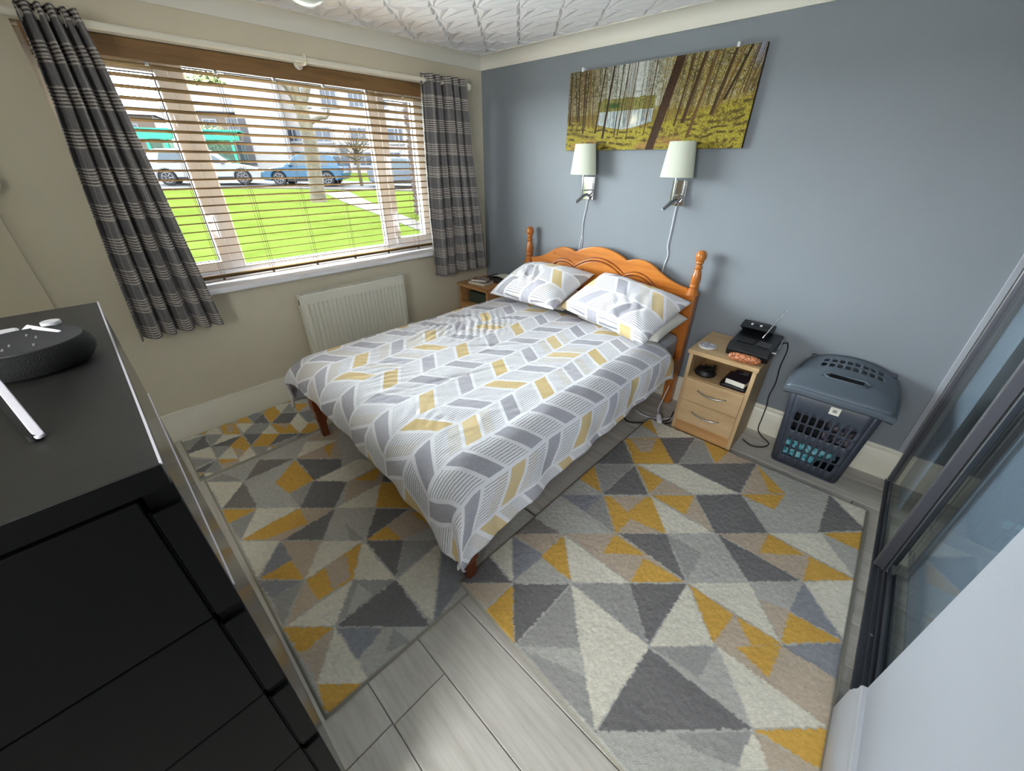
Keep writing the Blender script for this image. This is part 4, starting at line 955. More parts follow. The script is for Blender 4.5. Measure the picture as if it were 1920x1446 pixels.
# ------------------------------------------------------------------ forest canvas
def canvas():
    x0, x1, z0, z1 = .950, 2.186, 1.697, 2.160
    t = thing('canvas_picture', ((x0+x1)/2, -.016, z0), 'wide canvas photograph of a sunlit pine forest around a lake on the grey wall', 'picture')
    org = np.array(t.location)
    obj('stretcher', B().box(x0, x1, -.03, -.002, z0, z1), mk('canvas_side', (58, 50, 26), .8), t)
    nu, nv = 560, 210
    a = np.linspace(0, 1, nu+1)[None, :]+np.zeros((nv+1, 1)); h = np.linspace(0, 1, nv+1)[:, None]+np.zeros((1, nu+1))
    asp = (x1-x0)/(z1-z0)
    col = np.ones(a.shape+(3,))
    def lay(m, c, k=1.):
        nonlocal col
        m = (np.clip(m, 0, 1)*k)[..., None]; col = col*(1-m)+linc(c)*m
    fine = vnoise(a*asp, h, 1, 90); fin2 = vnoise(a*asp*1.3+h, h*1.1, 21, 150); mid = vnoise(a*asp, h, 2, 22); low = vnoise(a*asp, h, 3, 6)
    hori = h*(1-0*a)
    col[:] = linc((200, 206, 196))
    open_ = np.exp(-((a-.40)/.20)**2)
    # far forest haze, darker to the left, golden to the right
    lay(np.clip(1.25-1.5*open_*(h > .5), 0, 1), (138, 120, 52)); lay(np.clip((a-.58)*4, 0, 1), (158, 138, 56), .6); lay(np.clip((.16-a)*7, 0, 1), (96, 78, 36), .7)
    leaf = np.clip((mid-.42)*4, 0, 1)*np.clip((h-.42)*3.5, 0, 1)
    lay(leaf*np.clip(1.2-open_, .3, 1), (74, 66, 26), .75); lay(np.clip((fine-.56)*6, 0, 1)*np.clip((h-.4)*4, 0, 1), (60, 50, 22), .7)
    lay(np.clip((fin2-.66)*9, 0, 1)*(h > .45), (226, 226, 206), .75); lay(np.clip((fine-.62)*6, 0, 1)*(a > .55)*(h > .35), (186, 168, 70), .6)
    lay(np.exp(-((a-.41)/.05)**2)*np.clip((h-.55)*4, 0, 1), (232, 238, 236), .6); lay(np.exp(-((a-.985)/.02)**2)*np.clip((h-.75)*6, 0, 1), (150, 160, 190), .8)
    # wooded far shore and the lake with its glitter
    shore = (h < .60+.04*mid) & (h > .45) & (a > .20) & (a < .54); lay(shore*1., (132, 128, 50), .9); lay(shore*(fine > .5), (92, 92, 36), .8); lay(shore*(fin2 > .62), (172, 164, 84), .6)
    lay(np.exp(-((a-.30)/.05)**4-((h-.545)/.035)**4), (56, 92, 38))
    lake = (np.abs(a-.37) < .165) & (h < .475+.01*mid) & (h > .255+.2*np.abs(a-.37)+1.6*(a-.37)**2)
    lay(lake*1., (196, 208, 208)); lay(lake*np.clip(np.sin(a*260+5*mid)*.5+.3, 0, 1), (150, 160, 140), .6); lay(lake*(np.mod(a*30+mid, 1) < .22), (120, 146, 176), .6); lay(np.exp(-((a-.43)/.03)**2-((h-.36)/.07)**2), (255, 252, 232))
    # mossy ground with raking shadows
    gl = .27+.20*np.abs(a-.37)+.40*np.clip(a-.58, 0, 1)+.30*np.clip(.2-a, 0, 1)+.03*(mid-.5)
    grd = np.clip((gl-h)*30, 0, 1)*(1-lake)
    lay(grd, (168, 152, 50)); lay(grd*np.clip((fine-.5)*5, 0, 1), (118, 108, 30), .75); lay(grd*np.clip((fin2-.6)*7, 0, 1), (206, 194, 80), .7)
    sw = np.sin((h*3.2-np.where(a > .6, .9, -.7)*a)*26+5*low); lay(grd*np.clip(sw*2.2-.2, 0, 1)*np.clip((mid-.3)*3, 0, 1), (70, 54, 26), .85); lay(grd*np.clip((low-.55)*6, 0, 1)*np.clip((fine-.3)*3, 0, 1), (92, 74, 34), .7)
    lay(grd*np.exp(-((h-.07)/.07)**2)*np.clip((low-.35)*3, 0, 1)*(a < .78), (176, 128, 82), .7); lay(np.exp(-((a-.21)/.07)**2-((h-.05)/.06)**2)*np.clip((mid-.3)*4, 0, 1), (62, 38, 24), .9); lay(np.exp(-((a-.07)/.07)**2-((h-.22-.6*(.07-a))/.035)**2), (66, 44, 24), .7)
    rs = np.random.default_rng(5)
    def trunk(xb, xt, w_, hb, c, k=1.):
        xc = xb+(xt-xb)*(h-hb)/(1-hb); ww = w_*(1.1-.35*h)
        m_ = np.clip((ww-np.abs(a-xc))/.0012+.5, 0, 1)*(h > hb); lay(m_, c, k); lay(m_*np.clip((a-xc)/ww, 0, 1), (150, 116, 62), .35*k)
    for k in range(170):
        x = rs.random(); w_ = rs.uniform(.0007, .0022); hb = .27+.18*abs(x-.37)+.34*max(0, x-.56)+rs.uniform(-.05, .10)
        c = [(62, 46, 24), (98, 74, 38), (128, 98, 48), (46, 34, 22)][rs.integers(4)]
        trunk(x, x+(x-.40)*.08+rs.uniform(-.006, .006), w_, hb, c, .6 if .2 < x < .55 else .85)
    for xb, xt, w_, hb, c in ((.02, .012, .0045, .35, (46, 34, 20)), (.075, .07, .004, .38, (44, 32, 18)), (.115, .108, .0055, .22, (56, 42, 24)), (.125, .128, .003, .3, (40, 30, 16)), (.20, .232, .005, .21, (52, 38, 20)), (.252, .285, .007, .15, (44, 30, 16)),
                              (.325, .34, .0035, .16, (60, 46, 24)), (.345, .372, .004, .18, (80, 60, 30)), (.40, .42, .0028, .12, (86, 64, 34)), (.5, .525, .003, .17, (84, 62, 34)), (.66, .70, .005, .26, (70, 50, 28)), (.70, .755, .0105, .29, (72, 50, 28)), (.735, .805, .008, .13, (104, 78, 42)),
                              (.83, .885, .0095, .36, (74, 54, 30)), (.84, .92, .005, .34, (120, 92, 50)), (.875, .945, .007, .50, (52, 38, 22)), (.95, .975, .004, .56, (90, 68, 36)), (.59, .66, .0035, .25, (70, 52, 30))):
        trunk(xb, xt, w_, hb, c)
    xc = .545+(.64-.545)*h; big = np.clip((.0225-np.abs(a-xc))/.0015+.5, 0, 1)
    lay(big, (66, 44, 28)); lay(big*np.clip((fine-.5)*4, 0, 1), (92, 64, 40), .6); lay(big*np.clip((xc-a)/.02, 0, 1), (44, 30, 20), .5)
    col = np.clip(col*.78, 0, .95)
    V = np.stack([x0+(x1-x0)*a, np.full(a.shape, -.0306), z0+(z1-z0)*h], -1)-org
    o = arr_mesh('canvas_print', V, nu, nv, attr_mat('forest_photo_print', .6, .15, 700, .001), t, smooth=False)
    vcol(o, col.reshape(-1, 3))
    for xx in (1.055, 2.045): obj('hanging_clip', B().box(xx-.008, xx+.008, -.036, -.001, z1-.004, z1+.018), 'whiteplastic', t, bevel=.002)
canvas()

# ------------------------------------------------------------------ laundry hamper
def lines(base, holes, k, kk):
    """sorted break lines: base plus hole edges and their chamfer offsets"""
    L = set(base)
    for h in holes: L |= {h[k], h[k]+h[kk], h[k+1]-h[kk], h[k+1]}
    out = []
    for v in sorted(L):
        if not out or v-out[-1] > 1e-6: out.append(v)
    return out
def holed(P, holes, abase, bbase):
    """one sheet P(a,b) over [0,1]^2 with chamfered slots; hole = (a0, a1, b0, b1, ca, cb)"""
    A = lines(abase, holes, 0, 4); Bl = lines(bbase, holes, 2, 5); na, nb = len(A), len(Bl); b = B(); fs = []
    for j in range(nb-1):
        for i in range(na-1):
            am, bm_ = (A[i]+A[i+1])/2, (Bl[j]+Bl[j+1])/2; q = [j*na+i, j*na+i+1, (j+1)*na+i+1, (j+1)*na+i]; keep = True
            for h in holes:
                if h[0] < am < h[1] and h[2] < bm_ < h[3]:
                    keep = False
                    lo_a, hi_a, lo_b, hi_b = am < h[0]+h[4], am > h[1]-h[4], bm_ < h[2]+h[5], bm_ > h[3]-h[5]
                    if lo_a and lo_b: fs.append((q[0], q[1], q[3]))
                    elif hi_a and lo_b: fs.append((q[0], q[1], q[2]))
                    elif hi_a and hi_b: fs.append((q[1], q[2], q[3]))
                    elif lo_a and hi_b: fs.append((q[2], q[3], q[0]))
            if keep: fs.append(tuple(q))
    return b.add([P(a, c) for c in Bl for a in A], fs)
def slots(a0, a1, ncol, rows, fa=.62):
    st = (a1-a0)/ncol; out = []
    for r0, r1 in rows:
        for k in range(ncol):
            m = a0+(k+.5)*st; w_ = st*fa/2; out.append((m-w_, m+w_, r0, r1, w_*.3, (r1-r0)*.14))
    return out
ham = thing('laundry_hamper', (3.08, -.19, 0), 'charcoal plastic laundry hamper with slotted lid by the glazed wardrobe', 'laundry basket')
def side(p0, p1, q0, q1, z0, z1):
    """bilinear panel: bottom p0->p1 at z0, top q0->q1 at z1"""
    def P(a, b_):
        x = (p0[0]+(p1[0]-p0[0])*a)*(1-b_)+(q0[0]+(q1[0]-q0[0])*a)*b_; y = (p0[1]+(p1[1]-p0[1])*a)*(1-b_)+(q0[1]+(q1[1]-q0[1])*a)*b_
        return (x, y, z0+(z1-z0)*b_)
    return P
zb_, zt_ = .012, .575
bx0, bx1, byf, byb = 2.905, 3.245, -.285, -.06       # base
tx0, tx1, tyf, tyb = 2.872, 3.278, -.375, -.035       # rim
r_ = .03
rows4 = [(.115, .222), (.236, .343), (.462, .569), (.585, .692)]
b = B()
cl = slots(.055, .945, 8, rows4, .70); U1 = [0, .25, .5, .75, 1]
for p0, p1, q0, q1, ho in (((bx0+r_, byf), (bx1-r_, byf), (tx0+r_, tyf), (tx1-r_, tyf), cl), ((bx1-r_, byb), (bx0+r_, byb), (tx1-r_, tyb), (tx0+r_, tyb), []),
                           ((bx1, byf+r_), (bx1, byb-r_), (tx1, tyf+r_), (tx1, tyb-r_), []), ((bx0, byb-r_), (bx0, byf+r_), (tx0, tyb-r_), (tx0, tyf+r_), [])):
    bb = holed(side(p0, p1, q0, q1, zb_, zt_), ho, U1, U1); b.add(bb.v, bb.f)
for (cx0, cy0, cx1, cy1, a0) in ((bx1-r_, byf+r_, tx1-r_, tyf+r_, -PI/2), (bx1-r_, byb-r_, tx1-r_, tyb-r_, 0), (bx0+r_, byb-r_, tx0+r_, tyb-r_, PI/2), (bx0+r_, byf+r_, tx0+r_, tyf+r_, PI)):
    b.grid(lambda u, v: ((cx0+(cx1-cx0)*v)+r_*math.cos(a0+PI/2*u), (cy0+(cy1-cy0)*v)+r_*math.sin(a0+PI/2*u), zb_+(zt_-zb_)*v), 5, 4)
o = obj('hamper_body', b, 'hamper', ham, smooth='auto', solid=.005)
obj('hamper_base', rounded_box(bx0+.002, bx1-.002, byf+.002, byb-.002, 0.0, .016, r_), 'hamper', ham)
lx0, lx1, lyf, lyb = 2.850, 3.300, -.440, -.025
def LP(a, b_):
    arch = 1-(2*a-1)**2
    x = lx0+(lx1-lx0)*a; x += (.5-a)*.05*(b_**3)
    y = lyf+(lyb-lyf)*b_-.018*(1-b_)*arch
    z = .592+.030*math.sin(min(1, b_*2.2)*PI/2)+(.018+.034*b_)*arch*min(1, b_*2+.2)-.012*(abs(2*a-1)**6)
    return (x, y, z)
hb0, hb1 = .30, .40
lid_holes = [(.28, .72, hb0, hb1, .06, .045)]
for r0, r1 in ((.585, .70), (.745, .845)):
    for k in range(8): x0 = .19+k*.08; lid_holes.append((x0+.013, x0+.067, r0, r1, .010, .016))
lid_b = holed(LP, lid_holes, [k/20 for k in range(21)], [k/14 for k in range(15)])
# rolled rim all round
rim = []
per_ = [(k/16, 0) for k in range(16)]+[(1, k/16) for k in range(16)]+[(1-k/16, 1) for k in range(16)]+[(0, 1-k/16) for k in range(16)]
m_ = len(per_)
for dz, gr in ((0, 0), (-.012, .008), (-.030, .006), (-.040, .0)):
    for a, bb_ in per_:
        p = LP(a, bb_); cxm, cym = (lx0+lx1)/2, (lyf+lyb)/2
        rim.append((p[0]+gr*(1 if a == 1 else -1 if a == 0 else 0), p[1]+gr*(1 if bb_ == 1 else -1 if bb_ == 0 else 0), p[2]+dz))
lid_b.add(rim, [(i*m_+k, i*m_+(k+1) % m_, (i+1)*m_+(k+1) % m_, (i+1)*m_+k) for i in range(3) for k in range(m_)])
bm_l = obj('hamper_lid', lid_b, 'hamperlid', ham, smooth='auto', solid=.004)
b = B()
for k in range(24):
    pass
pts = [LP(.28+.06, hb0), LP(.72-.06, hb0), LP(.72, hb0+.045), LP(.72, hb1-.045), LP(.72-.06, hb1), LP(.28+.06, hb1), LP(.28, hb1-.045), LP(.28, hb0+.045)]
pts = [(x, y, z+.003) for x, y, z in pts]; obj('handle_rim', B().tube(pts+[pts[0]], .005, 6, caps=False), 'hamperlid', bm_l, smooth=True)
for a in (.05, .95):
    p = LP(a, .985); obj('hinge', B().box(p[0]-.014, p[0]+.014, p[1]-.012, p[1]+.012, p[2]-.01, p[2]+.012), 'hamper', bm_l, bevel=.004)
# price sticker with a barcode
Pf = side((bx0+r_, byf), (bx1-r_, byf), (tx0+r_, tyf), (tx1-r_, tyf), zb_, zt_)
def on_front(a, b_, d): p = Pf(a, b_); return (p[0], p[1]-.003-d, p[2])
st_ = obj('sticker', B().grid(lambda u, v: on_front(.475+.135*u, .79+.085*v, .001), 1, 1), 'paper', ham, recalc=False)
bc = B()
for k in range(9):
    a = .515+k*.0062; bc.add([on_front(a, .815, .0016), on_front(a+.0035, .815, .0016), on_front(a+.0035, .85, .0016), on_front(a, .85, .0016)], [(0, 1, 2, 3)])
obj('barcode', bc, mk('barcode_ink', (90, 90, 94), .7), st_)
# laundry inside
def crumple(name, label, c, r, colr, seed, sq=(1, 1, .7), bx=((2.928, 3.222), (.02, .5))):
    n_u, n_v = 40, 24
    th = np.linspace(0, 2*PI, n_u+1)[None, :]+np.zeros((n_v+1, 1)); ph = np.linspace(0.02, PI-.02, n_v+1)[:, None]+np.zeros((1, n_u+1))
    rr = r*(.8+.45*vnoise(np.cos(th)*np.sin(ph)+2, np.cos(ph)+np.sin(th)*np.sin(ph)+2, seed, 4.0))
    V = np.stack([rr*np.sin(ph)*np.cos(th)*sq[0], rr*np.sin(ph)*np.sin(th)*sq[1], rr*np.cos(ph)*sq[2]], -1)
    V[..., 0] = np.clip(V[..., 0]+c[0], *bx[0])-c[0]; V[..., 1] = np.clip(V[..., 1]+c[1], -.276, -.075)-c[1]; V[..., 2] = np.clip(V[..., 2]+c[2], *bx[1])-c[2]
    o = arr_mesh(name, V, n_u, n_v, colr); o.location = c
    return tag(o, label, 'clothing')
n = N('teal_print_cloth'); v = n.noise(n.coord('Object'), 30, 3); n.set(n.ramp(v, [(.35, rgb(20, 30, 40)), (.45, rgb(70, 160, 176)), (.6, rgb(150, 210, 220)), (.72, rgb(60, 110, 130))]), .9); MT['tealcloth'] = n.m
MT['darkcloth'] = mk('black_cloth', (16, 16, 18), .95, bump=.4, bs=60); 
n = N('grey_check_cloth'); v = n.noise(n.coord('Object'), 22, 3); n.set(n.ramp(v, [(.4, rgb(24, 24, 34)), (.52, rgb(110, 104, 112)), (.62, rgb(40, 44, 70))]), .9); MT['checkcloth'] = n.m
crumple('crumpled_shirt', 'turquoise printed cloth at the bottom left inside the hamper', (3.03, -.185, .14), .14, 'tealcloth', 41, (1.1, .8, .85), ((2.928, 3.218), (.02, .196)))
crumple('crumpled_shirt', 'black cloth filling the middle left of the hamper', (3.03, -.19, .30), .13, 'darkcloth', 43, (1.1, .8, .7), ((2.928, 3.078), (.204, .45)))
crumple('crumpled_shirt', 'dark checked cloth at the right inside the hamper', (3.15, -.19, .27), .13, 'checkcloth', 45, (.8, .8, 1.3), ((3.086, 3.222), (.204, .45)))

# cables on the floor and down the wall, extension socket by the bed
b = B().tube(smooth_path([(2.715, -.07, .66), (2.74, -.02, .66), (2.752, -.012, .60), (2.748, -.012, .50), (2.758, -.012, .38), (2.75, -.014, .28), (2.76, -.03, .215), (2.762, -.03, .12), (2.765, -.04, .03), (2.80, -.07, .006), (2.86, -.13, .006), (2.84, -.2, .006), (2.78, -.235, .006), (2.72, -.20, .006)]), .0035, 6)
single('radio_cable', b, 'blackcable', 'black cable from the radio down the wall behind the oak cabinet', 'cable', smooth=True)
b = B().tube(smooth_path([(1.98, -.50, .006), (2.06, -.56, .006), (2.16, -.50, .017), (2.23, -.40, .006), (2.26, -.32, .006), (2.24, -.2, .006)]), .004, 6)
b.tube(smooth_path([(2.20, -.46, .006), (2.24, -.42, .006), (2.29, -.34, .006), (2.295, -.2, .006)]), .004, 6)
single('floor_cable', b, 'blackcable', 'black cable looping over the floor between bed and oak cabinet', 'cable', smooth=True)
ex = thing('inline_switch', (2.20, -.36, .02), 'white in-line cable switch on the floor by the bed post', 'switch')
L = B().lathe([(0, -.05), (.012, -.046), (.018, -.03), (.019, 0), (.018, .03), (.012, .046), (0, .05)], n=16)
d_ = Vector((.55, -.8, -.25)).normalized(); a_ = d_.cross(Vector((0, 0, 1))).normalized(); c_ = a_.cross(d_)
obj('switch_body', B().add([tuple(Vector((2.215, -.40, .030))+a_*x+c_*y*.7+d_*z) for x, y, z in L.v], L.f), 'whiteplastic', ex, smooth=True)
obj('switch_cord', B().tube(smooth_path([(2.19, -.362, .042), (2.17, -.33, .06), (2.165, -.27, .12), (2.165, -.2, .2)]), .004, 6), 'whitecable', ex, smooth=True)
b = B().tube(smooth_path([(2.02, -.38, .006), (2.12, -.40, .006), (2.22, -.35, .006), (2.27, -.28, .006)]), .004, 6)
single('floor_cable', b, 'whitecable', 'white cable across the floor under the in-line switch', 'cable', smooth=True)

# ------------------------------------------------------------------ black chest of drawers
cx0, cx1, cy0, cy1, cz = 1.80, 2.555, -3.66, -2.822, 1.35
ch = thing('chest_of_drawers', ((cx0+cx1)/2, (cy0+cy1)/2, 0), 'tall black chest of six drawers in the left foreground', 'chest of drawers')
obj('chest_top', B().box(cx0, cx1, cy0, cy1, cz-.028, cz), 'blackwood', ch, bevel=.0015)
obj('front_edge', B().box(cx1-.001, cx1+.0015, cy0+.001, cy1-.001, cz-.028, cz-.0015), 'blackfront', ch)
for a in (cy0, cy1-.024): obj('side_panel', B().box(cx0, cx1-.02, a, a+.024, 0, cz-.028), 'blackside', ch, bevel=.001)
obj('edge_highlight', B().box(cx0, cx1-.001, cy1-.0012, cy1+.0012, cz-.002, cz+.0006), 'paleedge', ch)  # pale strip standing in for the window's highlight along the top edge
obj('side_highlight', B().box(cx0, cx1-.03, cy1-.0005, cy1+.0018, 1.112, 1.115), 'paleedge', ch)  # pale strip painted in for the line of light on the side panel
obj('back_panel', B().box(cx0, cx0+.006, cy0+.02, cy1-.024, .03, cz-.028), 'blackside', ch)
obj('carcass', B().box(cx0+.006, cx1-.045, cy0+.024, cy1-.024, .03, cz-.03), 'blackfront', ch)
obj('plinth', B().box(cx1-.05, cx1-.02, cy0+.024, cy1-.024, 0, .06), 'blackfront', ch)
zt0 = cz-.032; dh = (zt0-.065)/6
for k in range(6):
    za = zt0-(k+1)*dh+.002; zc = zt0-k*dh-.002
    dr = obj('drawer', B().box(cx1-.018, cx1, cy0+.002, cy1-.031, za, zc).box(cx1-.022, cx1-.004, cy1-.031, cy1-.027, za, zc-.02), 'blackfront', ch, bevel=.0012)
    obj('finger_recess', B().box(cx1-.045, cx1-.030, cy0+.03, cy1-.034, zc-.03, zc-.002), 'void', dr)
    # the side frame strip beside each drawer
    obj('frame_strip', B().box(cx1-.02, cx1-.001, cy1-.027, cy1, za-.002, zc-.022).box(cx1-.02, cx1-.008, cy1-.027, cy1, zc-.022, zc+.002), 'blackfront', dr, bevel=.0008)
# things on the chest
def polar(cx, cy): return None
spk = thing('smart_speaker', (2.205, -2.955, cz), 'black oval fabric speaker with grey top on the black chest', 'speaker')
sx, sy = 2.150, -2.910
obj('speaker_body', B().lathe([(.052, 0), (.064, .004), (.071, .014), (.0725, .022), (.070, .031), (.064, .0385)], (sx, sy, cz+.0005), 40), 'blackmesh', spk, smooth=True)
tp = obj('speaker_top', B().lathe([(.064, .038), (.0635, .0405), (.060, .0395), (0, .0390)], (sx, sy, cz), 40), 'mesh_top', spk, smooth='auto')
b = B()
for x, y in ((.028, .012), (-.01, .014), (.01, -.012), (.026, -.018), (-.03, .004)): b.box(sx+x-.005, sx+x+.005, sy+y-.001, sy+y+.001, cz+.0390, cz+.0402)
bmk = obj('button_marks', b, mk('pale_button_marks', (150, 150, 154), .5), tp); bmk['kind'] = 'stuff'
def slab(name, label, cat, p0, p1, wd, th_, mat, up=(0, 0, 1), edge=None):
    p0 = Vector(p0); p1 = Vector(p1); d = (p1-p0).normalized(); u = Vector(up); s_ = d.cross(u).normalized(); u = s_.cross(d)
    L = (p1-p0).length; poly = []
    for cx_, cy_, a0 in ((L-wd*.45, 0, -PI/2),):
        for k in range(9): a = a0+PI*k/8; poly.append((cx_+wd*.45*math.cos(a), wd*.5*math.sin(a)))
    poly += [(0, wd/2), (0, -wd/2)]
    m = len(poly)
    vs = [tuple(p0+d*x+s_*y+u*z) for z in (0, th_) for x, y in poly]
    fs = [(i, (i+1) % m, m+(i+1) % m, m+i) for i in range(m)]+[tuple(range(m-1, -1, -1)), tuple(range(m, 2*m))]
    return B().add(vs, fs)
ph = thing('mobile_phone', (2.36, -2.93, cz), 'phone with pale edge propped in front of the black speaker', 'phone')
bS = slab('phone', '', '', (2.270, -2.9335, cz+.030), (2.418, -2.9045, cz+.004), .0085, .004, None, up=(0, -.1, 1)); obj('phone_edge', bS, 'paleedge', ph, bevel=.001)
bS = slab('phone', '', '', (2.275, -2.9375, cz+.012), (2.415, -2.9085, cz+.0005), .012, .008, None); obj('phone_back', bS, 'blackplastic', ph)
fr_ = thing('phone_dock', (2.06, -2.91, cz), 'white tilted dock behind the black speaker', 'dock')
obj('dock_arm', slab('', '', '', (2.070, -2.905, cz+.030), (2.135, -2.868, cz+.028), .014, .012, None, up=(.3, -.5, 1)), 'whiteplastic', fr_, bevel=.002)
obj('dock_leg', B().tube([(2.095, -2.893, cz+.001), (2.095, -2.893, cz+.03)], .003, 6).tube([(2.101, -2.890, cz+.001), (2.101, -2.890, cz+.03)], .003, 6), 'blackplastic', fr_)
single('white_case', rounded_box(1.985, 2.035, -3.03, -2.925, cz+.0003, cz+.022, .008), 'whiteplastic', 'flat white case at the left edge behind the speaker', 'case', bevel=.003)
single('round_tin', disc(1.925, -2.893, cz+.0003, .014, .007), 'whiteplastic', 'small round white tin on the back of the black chest', 'tin', smooth='auto')

# framed mirror edge on the boxed wall panel at the far left
t = thing('wall_mirror', (.06, -3.02, 1.5), 'round cornered mirror with a pale gold rim at the far left of the window wall', 'mirror')
def rr(y0, y1, z0, z1, r, n_=6):
    p = []
    for cy_, cz_, a0 in ((y1-r, z1-r, 0), (y0+r, z1-r, PI/2), (y0+r, z0+r, PI), (y1-r, z0+r, 1.5*PI)):
        for k in range(n_): a = a0+PI/2*k/(n_-1); p.append((cy_+r*math.cos(a), cz_+r*math.sin(a)))
    return p
out = rr(-3.25, -2.968, 1.49, 1.585, .045); path = [(.05, y_, z_) for y_, z_ in out]
obj('mirror_rim', B().tube(path+[path[0]], .010, 8, caps=False), mk('pale_gold_rim', (206, 196, 166), .35), t, smooth=True)
obj('mirror_glass', B().prism(out, 'x', .0405, .05), 'mirror', t)

# ceiling pendant globe
t = thing('ceiling_light', (1.05, -1.872, HC), 'white glass globe light hanging from the ceiling', 'ceiling light')
obj('globe', B().lathe([(.0, -.222+.0)]+[(.105*math.sin(a), -.117-.105*math.cos(a)) for a in [PI*k/16 for k in range(1, 15)]]+[(.045, -.012)], (1.05, -1.872, HC), 32), mk('opal_glass', (226, 232, 218), .25), t, smooth=True)
obj('ceiling_rose', B().lathe([(.06, -.014), (.066, -.006), (.066, 0)], (1.05, -1.872, HC), 24), 'whiteplastic', t, smooth='auto')

# ------------------------------------------------------------------ outside: rising lawn, road, path, cars, houses, trees
EXT = .062       # darkens outdoor colours so the strong sky and exposure don't bleach them
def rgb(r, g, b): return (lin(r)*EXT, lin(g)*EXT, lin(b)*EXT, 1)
def gz(x): return -.25-.035*x
def slope_strip(pts_l, pts_r, dz):
    b = B(); m = len(pts_l); vs = [(x, y, gz(x)+dz) for x, y in pts_l]+[(x, y, gz(x)+dz) for x, y in pts_r]
    vs += [(x, y, z-.12) for x, y, z in vs]
    fs = [(i, i+1, m+i+1, m+i) for i in range(m-1)]+[(2*m+i, 3*m+i, 3*m+i+1, 2*m+i+1) for i in range(m-1)]
    fs += [(i, 2*m+i, 2*m+i+1, i+1) for i in range(m-1)]+[(m+i, m+i+1, 3*m+i+1, 3*m+i) for i in range(m-1)]
    return b.add(vs, fs)
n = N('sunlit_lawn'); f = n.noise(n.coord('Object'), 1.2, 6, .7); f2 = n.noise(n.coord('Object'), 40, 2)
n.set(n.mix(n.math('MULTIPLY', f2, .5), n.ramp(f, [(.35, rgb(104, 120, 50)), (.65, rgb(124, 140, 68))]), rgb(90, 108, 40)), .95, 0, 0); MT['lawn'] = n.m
b = B().grid(lambda u, v: (-.3-69.7*u, -40+100*v, gz(-.3-69.7*u)), 20, 20)
struct('lawn', b, 'lawn', label='bright green lawn rising from the window to the road')
_mk = mk
def mk(*a, **k):
    k.setdefault('spec', .05); return _mk(*a, **k)
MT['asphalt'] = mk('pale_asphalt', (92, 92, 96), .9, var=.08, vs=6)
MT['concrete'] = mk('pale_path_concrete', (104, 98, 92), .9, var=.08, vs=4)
near_edge = [(-24.4, -20), (-22.2, -3.5), (-21.1, 2.0), (-20.1, 4.7), (-17.9, 7.46), (-14.5, 12), (-6, 22)]
far_edge = [(-30.5, -20), (-28, -3.5), (-26.5, 2.0), (-25.0, 5.8), (-22.6, 9.5), (-19, 14.5), (-10, 25)]
bounce_mat = _mk('grey_bounce_surface', (255, 255, 250), .9)
bounce_mat.node_tree.nodes['Principled BSDF'].inputs['Base Color'].default_value = (.28, .28, .27, 1)
struct('bounce_strip', B().grid(lambda u, v: (-.27-4.7*u, -9+14*v, gz(-.27-4.7*u)+.03), 6, 12), bounce_mat, label='unseen grey strip added below the window to bounce light indoors')  # hidden below the sill, added to bounce sky light onto the ceiling
struct('road', slope_strip(near_edge, far_edge, .02), 'asphalt', label='pale grey road curving past the lawn')
struct('pavement', slope_strip([(x+.55, y-.1) for x, y in near_edge], near_edge, .05), 'concrete', label='pale kerb strip along the near side of the road')
struct('footpath', slope_strip([(-17.0, 5.6), (-13.2, 4.75), (-9.2, 4.1), (-5.5, 3.4), (-2.0, 2.9)], [(-17.4, 6.9), (-13.4, 5.75), (-9.3, 4.75), (-5.5, 4.0), (-2.0, 3.5)], .02), 'concrete', label='pale concrete footpath crossing the lawn to the right')

